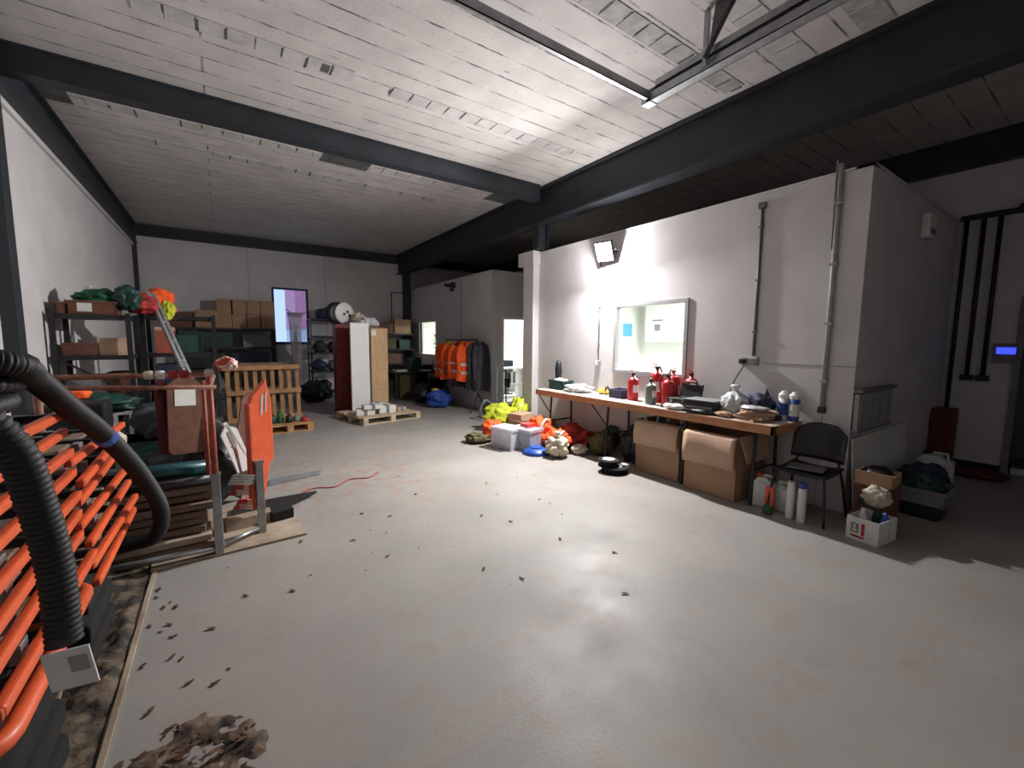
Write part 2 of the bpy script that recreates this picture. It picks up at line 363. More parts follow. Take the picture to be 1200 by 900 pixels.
# bare block rows, dark patches in ceiling
def block_row(x0, x1, y, d, w, m='block', zoff=.006):
    mb = MB(); x = x0
    while x < x1-w*.5:
        ww = w*rnd.uniform(.92, .97); mb.b2((x, y, H-zoff), (x+ww, y+d, H+.01)); x += w
    return st('trim_ceiling_blocks', mb, m, bevel=.002)
bk = M['painted_block'] = mat('part_painted_block', (.50, .485, .47), .9, 0, .12, 5, .3, 40)
def crack(x, y, d, w=.014):
    return (x-w/2, y, H-.0075), (x+w/2, y+d, H)
for (x0, x1, y, m_) in ((-.45, 1.15, 4.52, 'painted_block'), (1.62, 4.2, 4.55, 'painted_block'), (2.2, 4.55, 2.46, 'block'), (-1.1, 2.0, 6.68, 'painted_block'), (-1.0, 3.6, 7.5, 'painted_block'), (2.2, 3.8, 6.68, 'painted_block')):
    block_row(x0, x1, y, .20, .21, m_)
    mb = MB(); x = x0
    while x < x1:
        if rnd.random() < .6:
            a, b = crack(x+rnd.uniform(-.01, .01)-.006, y+rnd.uniform(0, .05), rnd.uniform(.08, .18), rnd.uniform(.008, .024)); mb.b2(a, b)
        x += .21
    mb.b2((.93, 4.56, H-.008), (1.0, 4.70, H)) if y == 4.52 else None
    st('trim_ceiling_crack', mb, 'darkblock')
st('trim_ceiling_patch', MB().b2((1.32, 6.62, H-.008), (1.99, 6.95, H)).b2((4.12, 6.62, H-.008), (4.6, 7.0, H)).b2((-1.48, 6.5, H-.008), (-1.22, 6.95, H)), 'darkblock')
# second row of dark blocks near the top right
block_row(2.9, 4.6, 1.3, .22, .34, 'block'); block_row(2.9, 4.6, 1.85, .24, .34, 'painted_block')

# long partition with the office window
XP, ZP = 4.8, 3.16
wy0, wy1, wz0, wz1 = 3.20, 4.30, 1.20, 2.10
p = MB(); t = .12
p.b2((XP, 1.43, 0), (XP+t, wy0, ZP)); p.b2((XP, wy1, 0), (XP+t, 6.5, ZP)); p.b2((XP, wy0, 0), (XP+t, wy1, wz0)); p.b2((XP, wy0, wz1), (XP+t, wy1, ZP))
st('wall_partition', p, 'wall')
st('wall_partition_end', MB().b2((XP+t, 1.43, 0), (8.0, 1.55, ZP)), 'wall')
st('wall_office_passage', MB().b2((XP+t, 6.38, 0), (8.0, 6.5, ZP)), 'wall')
st('ceiling_office', MB().b2((XP+t, 1.55, 2.6), (8.0, 6.38, 2.7)), 'wall_in')
st('trim_partition_top', MB().b2((XP-.015, 1.41, ZP), (XP+t, 6.5, ZP+.02)).b2((XP-.015, 1.41, ZP), (8.0, 1.55, ZP+.02)), 'wall')
st('trim_partition_pilaster', MB().b2((4.66, 6.16, 0), (4.8, 6.46, 2.96)), 'wall', bevel=.004)
st('trim_pilaster_cap', MB().b2((4.64, 6.14, 2.96), (4.8, 6.6, 3.2)), 'wall', bevel=.004)
st('trim_wall_panel_joint', MB().b2((XP-.005, 1.43, 1.38), (XP, 2.24, 1.392)).b2((XP-.004, 1.66, 0), (XP, 1.668, ZP)), 'conduitlt')
st('wall_office_lining', MB().b2((7.9, 1.55, 0), (7.99, 6.38, 2.6)).b2((XP+t+.001, 6.34, 0), (7.9, 6.379, 2.6)).b2((XP+t+.001, 1.551, 0), (7.9, 1.57, 2.6)), 'wall_in')
# window 1
wf = MB(); e = .05
wf.b2((XP-.02, wy0-e, wz0-e), (XP+.05, wy0, wz1+e)).b2((XP-.02, wy1, wz0-e), (XP+.05, wy1+e, wz1+e)).b2((XP-.02, wy0, wz1), (XP+.05, wy1, wz1+e)).b2((XP-.035, wy0-e, wz0-e), (XP+.05, wy1+e, wz0))
w1 = st('window_1', wf, 'conduitlt', bevel=.003)
MB().b2((XP+.055, wy0, wz0), (XP+.061, wy1, wz1)).build('pane', 'glass', w1)

# rear office block
XR, YR = 5.0, 8.1
p = MB(); a0, a1, b0, b1 = 11.1, 12.25, 1.2, 2.13
p.b2((XR, YR, 0), (XR+.1, a0, 3.14)); p.b2((XR, a1, 0), (XR+.1, YB, 3.14)); p.b2((XR, a0, 0), (XR+.1, a1, b0)); p.b2((XR, a0, b1), (XR+.1, a1, 3.14))
st('wall_rear_office_side', p, 'wall')
st('wall_rear_office_front', MB().b2((XR+.1, YR, 0), (5.3, YR+.1, 3.14)).b2((6.15, YR, 0), (8.0, YR+.1, 3.14)).b2((5.3, YR, 2.1), (6.15, YR+.1, 3.14)), 'wall')
st('ceiling_rear_office', MB().b2((XR+.1, YR+.1, 2.6), (8, YB, 2.7)), 'wall_in')
st('trim_rear_office_top', MB().b2((XR-.01, YR-.01, 3.14), (8, YB, 3.155)), 'wall')
st('wall_rear_office_lining', MB().b2((7.9, YR+.1, 0), (7.99, YB, 2.6)).b2((XR+.1, YB-.06, 0), (7.9, YB-.01, 2.6)), 'wall_in')
wf = MB(); wf.b2((XR-.01, a0-.04, b0-.04), (XR+.06, a0, b1+.04)).b2((XR-.01, a1, b0-.04), (XR+.06, a1+.04, b1+.04)).b2((XR-.01, a0, b1), (XR+.06, a1, b1+.04)).b2((XR-.01, a0, b0-.04), (XR+.06, a1, b0))
w2 = st('window_2', wf, 'white'); MB().b2((XR+.06, a0, b0), (XR+.066, a1, b1)).build('pane', 'glass', w2)
dfm = MB(); dfm.b2((5.26, YR-.012, 0), (5.31, YR+.11, 2.14)).b2((6.14, YR-.012, 0), (6.19, YR+.11, 2.14)).b2((5.31, YR-.012, 2.09), (6.14, YR+.11, 2.14))
d1 = st('door_1', dfm, 'wall_in')
leaf = MB().box((6.55, YR+.35, 1.04), (.86, .04, 2.05), R(25)).build('door_leaf', 'door', d1)
MB().cyl((6.3, YR+.2, 1.0), (6.3, YR+.13, 1.0), .012).build('handle', 'alu', leaf)
# back window
wf = MB(); g = .05
wf.b2((1.19, YB-.015, 1.5), (1.19+g, YB+.05, 2.98)).b2((2.07-g, YB-.015, 1.5), (2.07, YB+.05, 2.98)).b2((1.19, YB-.015, 2.98-g), (2.07, YB+.05, 2.98)).b2((1.17, YB-.03, 1.46), (2.09, YB+.05, 1.53))
w3 = st('window_3', wf, 'navy'); MB().b2((1.24, YB+.03, 1.53), (2.02, YB+.036, 2.93)).build('pane', 'glass', w3)
# outside: neighbouring building with pink red cladding
ob = thing('neighbour_building', 'building with pink red cladding seen outside through the back window', 'building', (3.55, 18.4, 0))
MB().b2((-1.1, 0, 2.0), (2.4, 3, 6)).build('cladding', 'pinkclad', ob); MB().b2((-1.1, .05, 0), (2.4, 3, 2.0)).build('wall', 'wallout', ob)

# far right door and skirting
dfr = MB().b2((7.96, .76, 0), (8.03, .82, 2.18)).b2((7.96, -.37, 0), (8.03, -.31, 2.18)).b2((7.96, -.31, 2.12), (8.03, .76, 2.18)); d2 = st('door_2', dfr, 'midgrey')
st('baseboard_far_right', MB().b2((7.985, .82, 0), (8.0, 1.43, .09)), 'blackm')

# ------------------------------------------------------------------ overhead door track
tr = thing('sectional_door_track', 'galvanised overhead door track with cross rail hanging under the ceiling', 'door track', (3.35, 2.7, 3.8))
MB().b2((-.05, -5.6, -.035), (.05, 0, -.028)).b2((-.05, -5.6, -.035), (-.043, 0, .035)).b2((.043, -5.6, -.035), (.05, 0, .03)).build('side_rail', 'galv', tr)
MB().b2((-.06, -5.6, .05), (.0, 0, .058)).b2((-.06, -5.6, .05), (-.052, -.1, .11)).build('upper_rail', 'galv', tr)
MB().b2((-5.0, -.035, -.02), (.05, .0, -.012)).b2((-5.0, -.035, -.02), (.05, -.028, .05)).build('cross_rail', 'galv', tr)
MB().lathe([(.035, -.03), (.035, .03)], (.0, .0, .04), axis='X').b2((-.05, -.05, -.04), (.06, .06, .06)).build('end_bracket', 'galv', tr, bevel=.01)
hg = MB()
hg.box((-.06, -.59, .2), (.04, .004, .42)).box((-.06, -.57, .2), (.004, .04, .42)).build('hanger', 'galv', tr)
MB().box((-.1, -.72, .2), (.05, .006, .44), Matrix.Rotation(R(35), 3, 'X')).prism([(-.62, .1), (-.9, .395), (-.66, .395)], -.09, -.084, 'X').build('brace', 'conduit', tr)
for yy in (-2.4, -4.2): MB().box((0, yy, .22), (.03, .03, .38)).build('hanger', 'galv', tr)

# ------------------------------------------------------------------ lamp, conduits, sockets, wall fixtures
fl = thing('flood_lamp', 'lit white LED flood lamp mounted high on the partition wall', 'lamp', LAMP)
QL = Matrix.Rotation(R(16), 3, 'Z') @ Matrix.Rotation(R(-26), 3, 'Y')
MB().box((.03, 0, .0), (.06, .26, .28), QL).build('housing', 'black', fl, bevel=.008)
MB().box(QL @ Vector((-.035, 0, 0))+Vector((.03, 0, 0)), (.008, .235, .255), QL).build('lens', 'lens', fl)
MB().tube([(.04, -.185, 0), (.12, -.18, .0), (.175, -.1, .0), (.175, .1, .0), (.12, .18, .0), (.04, .175, 0)], .008).build('bracket', 'blackm', fl)

def conduit(label, y, z0, z1, r=.014, m='conduit', ends=True, x=XP):
    o = thing('cable_conduit', label, 'conduit', (x-r, y, z0))
    MB().cyl((0, 0, 0), (0, 0, z1-z0), r).build('pipe', m, o, smooth=True)
    k = z0+.25
    while k < z1-.1: MB().b2((-r-.004, -r-.008, k-z0), (r, r+.008, k-z0+.02)).build('clip', m, o); k += .55
    return o
c = conduit('thin grey conduit dropping below the lit flood lamp', 4.65, 1.32, 2.78, .011, 'conduitlt')
c = conduit('black conduit down to the double socket above the white bag', 2.34, 1.46, 3.04, .014, 'conduit')
MB().box((0, 0, 1.58), (.05, .07, .06)).build('junction_box', 'conduit', c)
c = conduit('wide grey trunking beside the partition corner', 1.66, .98, 3.24, .022, 'conduitlt')
MB().cyl((0, .028, 1.5), (0, .028, 2.3), .014).build('pipe', 'conduit', c)
MB().box((0, 0, -.02), (.05, .06, .06)).build('open_end', 'black', c)
def socket(label, y, z, n, x=XP, m='conduitlt'):
    o = thing('wall_socket', label, 'socket', (x, y, z))
    MB().box((-.025, 0, 0), (.05, .09*n, .09)).build('box', m, o, bevel=.006)
    for i in range(n): MB().box((-.054, (i-(n-1)/2)*.085, 0), (.01, .06, .06)).build('face_plate', 'midgrey' if n > 1 else 'white', o, bevel=.003)
    return o
s_ = socket('grey double socket with a black plug on the wall above the bench', 2.37, 1.40, 2)
MB().box((-.085, .05, 0), (.06, .05, .05)).build('plug', 'black', s_, bevel=.006)
socket('small white switch below the flood lamp conduit', 4.65, 1.27, 1)
tag(MB().tube(spline([(4.77, 2.42, 1.36), (4.75, 2.5, 1.2), (4.76, 2.56, 1.05), (4.72, 2.6, .9), (4.66, 2.66, .85)]), .006, 8).build('power_cable', 'black', smooth=True), 'black power cable hanging from the double socket to the bench', 'cable')
al = thing('alarm_sounder', 'small white alarm box high on the shaded end wall', 'alarm box', (6.45, 1.43, 2.88))
MB().box((0, -.04, 0), (.24, .08, .26)).build('case', 'white', al, bevel=.02); MB().box((0, -.085, -.06), (.16, .01, .06)).build('grille', 'midgrey', al)
cc = thing('security_camera', 'black wall camera high on the rear office side wall', 'camera', (XR, 9.9, 2.98))
MB().cyl((-.10, 0, .07), (0, 0, .07), .02).cyl((-.1, 0, .0), (-.1, 0, .09), .018).build('bracket', 'black', cc)
MB().cyl((-.06, -.08, -.02), (-.2, .16, .03), .045, 16).build('body', 'black', cc)
MB().lathe([(.03, 0), (.05, .03), (.05, .08)], (-.1, 0, -.14)).build('lamp_head', 'black', cc)
o = thing('cable_conduit', 'thin conduit rising above the hi-vis jackets on the rear office wall', 'conduit', (XR-.012, 9.55, 1.6))
MB().cyl((0, 0, 0), (0, 0, 1.46), .012).build('pipe', 'conduitlt', o); MB().cyl((0, 0, 1.46), (0, .28, 1.46), .012).build('bend', 'conduitlt', o)
o = thing('cable_conduit', 'grey conduit in the back corner running above the cluttered shelf', 'conduit', (4.42, YB-.02, 2.0))
MB().cyl((0, 0, 0), (0, 0, 1.05), .018).build('pipe', 'conduit', o); MB().cyl((0, 0, 1.05), (.5, 0, 1.1), .016).build('bend', 'conduit', o)

# far right wall pipes and blue display
for i, (y, z0, lb) in enumerate(((1.35, .73, 'dark pipe nearest the corner, reaching lowest on the far right wall'), (1.2, 1.2, 'middle dark pipe on the far right wall ending at a box'), (1.06, 1.2, 'third dark pipe on the far right wall, nearest the blue display'))):
    o = thing('wall_pipe', lb, 'pipe', (7.95, y, z0)); MB().cyl((0, 0, 0), (0, 0, 3.18-z0), .024).build('pipe', 'blackm', o, smooth=True)
    if i: MB().box((0, 0, -.02), (.08, .12, .07)).build('box', 'blackm', o, bevel=.01)
o = thing('ceiling_pipe', 'thick dark horizontal pipe above the three wall pipes', 'pipe', (7.93, -2.9, 3.2)); MB().cyl((0, 0, 0), (0, 4.3, 0), .035).build('pipe', 'blackm', o)
MB().tube(spline([(-.0, 3.8, .02), (-.02, 3.5, .18), (-.02, 2.9, .26), (0, 2.0, .26)]), .05).build('bend', 'blackm', o)
o = thing('control_panel', 'small control panel with a lit blue display on the far right wall', 'control panel', (7.99, .89, 1.53))
MB().box((-.015, 0, -.03), (.03, .22, .24)).build('case', 'midgrey', o, bevel=.005); MB().box((-.033, 0, .0), (.006, .16, .08)).build('screen', 'screen', o)
o = thing('door_step', 'pale metal step in the dark doorway at the right edge', 'step', (8.12, .35, 0)); MB().box((0, 0, .04), (.2, .8, .08)).build('tread', 'alu', o, bevel=.01)

# ------------------------------------------------------------------ office interior seen through window 1
o = thing('wall_cabinet', 'white wall cupboard inside the window room', 'cupboard', (7.52, 5.05, 1.60), R(-90)); 
MB().b2((-.9, 0, 0), (.9, .36, .85)).build('body', 'wall_in', o)
for i in range(3): MB().b2((-.88+i*.59, -.02, .02), (-.32+i*.59, 0, .83)).build('door', 'door', o, bevel=.003)
o = thing('kitchen_counter', 'pale kitchen counter under the cupboard inside the window room', 'counter', (7.33, 5.05, 0), R(-90))
MB().b2((-.9, 0, 0), (.9, .54, .86)).build('body', 'door', o); MB().b2((-.92, -.03, .86), (.92, .56, .9)).build('worktop', 'midgrey', o)
tag(MB().box((0, 0, 0), (.34, .006, .28)).build('notice', 'lblue'), 'light blue notice on the wall inside the window room', 'notice', loc=(7.38, 6.33, 1.86))
nt_ = thing('paper_notice', 'white printed notice taped to the cupboard inside the window room', 'notice', (7.485, 5.62, 1.93), R(-90))
MB().box((0, 0, 0), (.34, .004, .42)).build('sheet', 'paper', nt_); MB().box((0, -.003, -.03), (.14, .003, .13)).box((0, -.003, .12), (.26, .003, .03)).build('print', 'midgrey', nt_)
o = thing('ceiling_light', 'lit panel light on the ceiling of the window room', 'ceiling light', (6.5, 3.7, 2.57)); MB().box((0, 0, 0), (1.2, .3, .05)).build('housing', 'white', o); MB().box((0, 0, -.028), (1.1, .25, .006)).build('diffuser', 'tube', o)
o = thing('ceiling_light', 'lit panel light on the ceiling of the rear office', 'ceiling light', (7.0, 10.4, 2.57)); MB().box((0, 0, 0), (1.2, .6, .05)).build('housing', 'white', o); MB().box((0, 0, -.028), (1.1, .5, .006)).build('diffuser', 'tube', o)

# rear office furniture through the doorway
o = thing('open_bookcase', 'low pine and white shelf unit with files inside the rear office doorway', 'shelf unit', (5.75, 8.95, 0))
MB().b2((-.28, 0, 0), (-.05, .35, .9)).build('side', 'woodz', o)
MB().b2((-.3, 0, .88), (.75, .35, .92)).b2((-.05, 0, .5), (.75, .35, .53)).b2((-.05, 0, .15), (.75, .35, .18)).build('shelf', 'white', o)
MB().b2((.72, 0, 0), (.75, .35, .9)).build('side', 'white', o)
for k in range(6):
    tag(MB().b2((0, 0, 0), (.06, .22, .28)).build('box_file', ['black', 'white', 'midgrey'][k % 3]), '%s upright box file from the left on the rear office shelf' % ['first', 'second', 'third', 'fourth', 'fifth', 'sixth'][k], 'file', 'files on the rear office shelf', loc=(5.78+k*.085, 8.98, .53))
def office_chair(loc, rz, label):
    o = thing('office_chair', label, 'chair', loc, rz)
    MB().box((0, 0, .48), (.46, .46, .08)).build('seat', 'grey', o, bevel=.03)
    MB().box((0, .22, .82), (.42, .06, .5), Matrix.Rotation(R(-8), 3, 'X')).build('backrest', 'grey', o, bevel=.03)
    MB().cyl((0, 0, .1), (0, 0, .45), .025).build('post', 'black', o)
    mb = MB()
    for k in range(5): a = k*1.2566; mb.cyl((0, 0, .1), (.27*math.cos(a), .27*math.sin(a), .05), .018, 8)
    mb.build('base', 'black', o); return o
office_chair((6.75, 10.2, 0), 2.6, 'dark grey office chair inside the rear office')
o = thing('office_desk', 'white desk inside the rear office behind the shelf unit', 'desk', (7.0, 10.9, 0)); MB().b2((-.9, -.1, .72), (.85, .7, .75)).build('desktop', 'white', o)
for x, y in ((-.85, -.05), (.8, -.05), (-.85, .65), (.8, .65)): MB().b2((x-.02, y-.02, 0), (x+.02, y+.02, .72)).build('leg', 'alu', o)
o = thing('computer_monitor', 'dark monitor on the rear office desk', 'monitor', (6.85, 11.2, .75)); MB().box((0, 0, .3), (.5, .04, .32)).build('screen', 'black', o, bevel=.01); MB().cyl((0, .02, 0), (0, .02, .2), .02).box((0, .02, .008), (.2, .15, .016)).build('stand', 'black', o)
pl = thing('potted_plant', 'yellow green leafy plant behind the small rear office window', 'plant', (5.42, 12.0, .7))
MB().lathe([(.09, 0), (.12, .22), (.11, .22), (.1, .19)]).build('pot', 'white', pl, smooth=True)
mb = MB(); rr_ = random.Random(2)
for k in range(90):
    a = rr_.uniform(0, 6.28); h = rr_.uniform(.25, 1.15); q = rr_.uniform(.0, .30)*(1.2-h*.5)
    c0 = Vector((q*math.cos(a)*.6, q*math.sin(a)*1.2, h)); u_ = Vector((math.cos(a), math.sin(a), rr_.uniform(-.4, .7)))*rr_.uniform(.06, .12); v_ = u_.cross(Vector((0, 0, 1))).normalized()*.035
    mb.quad([c0-u_, c0-v_, c0+u_, c0+v_])
mb.build('foliage', 'foliage', pl); MB().cyl((0, 0, .2), (0, 0, .8), .012).build('stem', 'olive', pl)
o = thing('plant_stand', 'white stand under the leafy plant in the rear office', 'stand', (5.42, 12.0, 0)); MB().b2((-.15, -.2, .66), (.15, .2, .7)).build('top', 'white', o)
for x in (-.12, .12):
    for y in (-.17, .17): MB().b2((x-.015, y-.015, 0), (x+.015, y+.015, .66)).build('leg', 'white', o)

# ================================================================== the bench and what is on it
BX0, BX1, BY0, BY1, BZ = 4.2, 4.79, 1.82, 5.45, .83
be = thing('work_bench', 'long trestle bench with pale top and orange pine edge against the partition wall', 'bench', (4.5, 3.6, 0))
def L(x, y, z=0): return (x-4.5, y-3.6, z)
MB().b2(L(BX0+.012, BY0+.012, BZ-.02), L(BX1, BY1, BZ)).build('worktop', 'benchtop', be)
MB().b2(L(BX0, BY0, BZ-.09), L(BX0+.035, BY1, BZ-.004)).b2(L(BX0, BY0, BZ-.09), L(BX1, BY0+.035, BZ-.004)).b2(L(BX0+.035, BY0+.035, BZ-.08), L(BX1, BY1, BZ-.02)).build('edge', 'benchedge', be, bevel=.003)
for y in (2.02, 2.78, 3.95, 5.15):
    MB().cyl(L(BX0+.09, y, BZ-.08), L(BX0+.05, y, 0), .016).build('leg', 'blackm', be)
    MB().cyl(L(BX1-.09, y, BZ-.08), L(BX1-.06, y, 0), .016).build('leg', 'blackm', be)
    MB().cyl(L(BX0+.07, y, .35), L(BX1-.07, y, .35), .011).build('crossbar', 'blackm', be)
    MB().cyl(L(BX0+.08, y, .45), L(BX0+.09, y+(.33 if y > 2.5 else -.0)+.02, BZ-.08), .009).build('brace', 'blackm', be)

def extinguisher(loc, rz, h, r, label, m='red', band='white'):
    o = thing('fire_extinguisher', label, 'fire extinguisher', loc, rz)
    hb = h*.76
    MB().lathe([(r*.96, 0), (r, .012), (r, hb*.82), (r*.9, hb*.91), (r*.55, hb*.98), (r*.3, hb), (r*.3, hb+.02)], n=24).build('cylinder', m, o, smooth=True)
    mb = MB(); n = 14
    for k in range(n):
        a0, a1 = -math.pi+.4+k*2.2/n, -math.pi+.4+(k+1)*2.2/n
        q = r*1.015; mb.quad([(q*math.cos(a0), q*math.sin(a0), hb*.35), (q*math.cos(a1), q*math.sin(a1), hb*.35), (q*math.cos(a1), q*math.sin(a1), hb*.68), (q*math.cos(a0), q*math.sin(a0), hb*.68)])
    mb.build('label_sticker', band, o)
    MB().cyl((0, 0, hb+.01), (0, 0, hb+.06), .02).box((.0, 0, hb+.05), (.045, .04, .03)).build('valve', 'blackm', o, bevel=.004)
    MB().box((-.03, 0, hb+.088), (.10, .022, .01), Matrix.Rotation(R(12), 3, 'Y')).box((-.04, 0, hb+.06), (.11, .02, .01)).build('handle', m, o, bevel=.003)
    MB().tube(spline([(.02, 0, hb+.05), (.06, .02, hb+.06), (r+.03, .02, hb*.85), (r+.02, .0, hb*.5), (r+.015, 0, hb*.3)]), .009, 8).build('hose', 'black', o, smooth=True)
    MB().lathe([(.008, .04), (.014, .02), (.022, -.05)], (r+.018, 0, hb*.28)).build('horn', 'black', o)
    return o
extinguisher((4.5, 3.72, BZ), .3, .40, .072, 'red fire extinguisher standing alone beside the blue box on the bench')
extinguisher((4.40, 3.36, BZ), .5, .34, .068, 'grey green extinguisher or bottle in front of the red extinguisher group', 'bottleg', 'white')
extinguisher((4.62, 3.44, BZ), -.2, .52, .08, 'tallest red extinguisher at the back of the group below the office window')
extinguisher((4.62, 3.20, BZ), .9, .48, .085, 'red extinguisher in the middle of the group below the office window')
extinguisher((4.44, 3.14, BZ), 1.6, .42, .075, 'red extinguisher at the front of the group beside the black toolbox')
extinguisher((4.66, 2.98, BZ), .2, .45, .08, 'rightmost red extinguisher of the group below the office window')

def crate(name, label, cat, loc, d, m, rz=0, wall=.012, n_slots=0, group=None, parts=True):
    o = thing(name, label, cat, loc, rz, group); x, y, z = d
    mb = MB(); mb.b2((-x/2, -y/2, 0), (x/2, y/2, wall))
    mb.b2((-x/2, -y/2, wall), (-x/2+wall, y/2, z)).b2((x/2-wall, -y/2, wall), (x/2, y/2, z)).b2((-x/2, -y/2, wall), (x/2, -y/2+wall, z)).b2((-x/2, y/2-wall, wall), (x/2, y/2, z))
    mb.build('body', m, o, bevel=.003)
    r_ = MB(); k = .012
    r_.b2((-x/2-k, -y/2-k, z-.025), (-x/2, y/2+k, z)).b2((x/2, -y/2-k, z-.025), (x/2+k, y/2+k, z)).b2((-x/2, -y/2-k, z-.025), (x/2, -y/2, z)).b2((-x/2, y/2, z-.025), (x/2, y/2+k, z))
    r_.build('rim', m, o, bevel=.003); return o
crate('green_box', 'dark green plastic box at the far end of the bench', 'box', (4.52, 5.2, BZ), (.22, .34, .15), 'dkgreen')
MB().blob((0, 0, .06), (.2, .3, .12), 3, .3, 3, 3).build('contents', 'bag', bpy.data.objects['green_box'], smooth=True)
def softbag(name, label, cat, loc, d, m, seed, amp=.3, freq=2.4, rz=0, group=None, knot=False, strap=None, sub=4):
    o = thing(name, label, cat, loc, rz, group)
    amp = min(amp, .40) if max(d) > .2 else min(amp, .3)
    MB().blob((0, 0, 0), d, seed, amp, freq, sub).build('body', m, o, smooth=True)
    if knot:
        MB().lathe([(.02, -.02), (.015, .03), (.05, .08), (.04, .10)], (0, 0, d[2]*.95), n=9).build('knot', m, o, smooth=True)
    if strap:
        MB().tube(spline([(-d[0]*.3, -d[1]*.35, d[2]*.6), (-d[0]*.2, -d[1]*.3, d[2]*1.1), (d[0]*.2, -d[1]*.2, d[2]*1.1), (d[0]*.35, -d[1]*.3, d[2]*.55)]), .014, 8).build('strap', strap, o, smooth=True)
    return o
softbag('plastic_bag', 'flattened white plastic bag on the bench beside the dark green box', 'bag', (4.5, 4.78, BZ), (.34, .46, .12), 'bag', 5, .5)
softbag('yellow_glove_bundle', 'small yellow and brown bundle on the bench left of the blue box', 'bundle', (4.6, 4.33, BZ), (.16, .2, .1), 'yellow', 8, .4, strap='brown', sub=3)
tag(MB().b2((-.17, -.14, 0), (.17, .14, .006)).build('paper_sheet', 'paper'), 'white paper sheet lying on the bench near the blue box', 'paper', loc=(4.42, 4.28, BZ), rz=.3)
crate('blue_box', 'open blue plastic box on the bench left of the lone extinguisher', 'box', (4.56, 3.98, BZ), (.22, .24, .12), 'navy')
MB().b2((-.1, -.11, .02), (.1, .11, .085)).build('contents', 'dblue', bpy.data.objects['blue_box'])
tb = thing('tool_box', 'black open toolbox with grey latches on the bench', 'toolbox', (4.44, 2.92, BZ), 0)
MB().b2((-.13, -.14, 0), (.12, .14, .13)).build('body', 'black', tb, bevel=.01); MB().box((.14, 0, .2), (.03, .28, .17), Matrix.Rotation(R(15), 3, 'Y')).build('lid', 'black', tb, bevel=.008)
MB().tube([(.13, -.06, .28), (.13, -.06, .31), (.13, .06, .31), (.13, .06, .28)], .01).build('handle', 'midgrey', tb)
for y in (-.08, .08): MB().box((-.135, y, .1), (.01, .03, .04)).build('latch', 'alu', tb)
pr_ = thing('printer', 'low black printer with open tray lying on the bench', 'printer', (4.46, 2.66, BZ), .05)
MB().b2((-.16, -.2, 0), (.2, .2, .13)).build('body', 'black', pr_, bevel=.015); MB().box((-.02, 0, .137), (.3, .36, .014)).build('lid', 'midgrey', pr_, bevel=.004)
MB().box((-.2, 0, .03), (.1, .26, .012)).build('tray', 'blackm', pr_); MB().b2((-.165, -.15, .05), (-.158, .15, .075)).build('slot', 'conduitlt', pr_)
softbag('paper_bundle', 'crumpled white papers in front of the black toolbox on the bench', 'papers', (4.28, 2.94, BZ), (.13, .24, .07), 'paper', 9, .5, sub=3)
softbag('cable_bundle', 'tangle of black cables on the bench in front of the printer', 'cables', (4.27, 2.6, BZ), (.1, .3, .05), 'black', 19, .6, 4, sub=3)
softbag('plastic_bag', 'knotted white carrier bag on the bench beside the printer', 'bag', (4.5, 2.36, BZ), (.28, .26, .24), 'bag', 12, .35, knot=True)
softbag('black_bag', 'black rucksack on the bench behind the cardboard scraps', 'bag', (4.66, 2.2, BZ), (.22, .32, .24), 'navy', 14, .2, strap='black')
for i, (x, y, lb) in enumerate(((4.68, 1.96, 'left white topped wipes tub with blue label at the bench end'), (4.68, 1.86, 'right white topped wipes tub with blue label at the bench end'))):
    o = thing('wipes_tub', lb, 'tub', (x, y, BZ))
    MB().lathe([(.045, 0), (.047, .01), (.047, .22), (.045, .22)], n=20).build('body', 'white' if i == 0 else 'dblue', o, smooth=True)
    MB().lathe([(.049, .22), (.049, .255), (.03, .275), (.022, .29)], n=20).build('lid', 'white', o)
    MB().lathe([(.0478, .05), (.0478, .17)], n=20).build('label_band', 'dblue' if i == 0 else 'white', o)
for k in range(5):
    tag(MB().b2((-.11, -.15, 0), (.11, .15, .018)).build('cardboard_scrap', 'cardlt' if k % 2 else 'card', bevel=.002), ['bottom cardboard scrap of the pile at the right end of the bench', 'second cardboard scrap of the pile at the right end of the bench', 'middle cardboard scrap of the pile at the right end of the bench', 'fourth cardboard scrap of the pile at the right end of the bench', 'topmost cardboard scrap of the pile at the right end of the bench'][k], 'cardboard', loc=(4.38+.012*k, 2.12-.01*k, BZ+.02*k), rz=.3*k-.4)
softbag('crumpled_wrapper', 'crumpled silver wrapper on top of the cardboard scraps', 'wrapper', (4.4, 2.1, BZ+.1), (.2, .26, .04), 'reflect', 21, .5, sub=3)
softbag('brown_packet', 'brown paper packet at the bench edge beside the white carrier bag', 'packet', (4.30, 2.36, BZ), (.12, .18, .06), 'card', 22, .3, sub=3)
tag(MB().lathe([(.05, 0), (.055, .03), (.05, .045), (.02, .045)], n=18).build('tape_roll', 'black'), 'black tape roll at the right end of the bench', 'tape', loc=(4.58, 1.98, BZ))

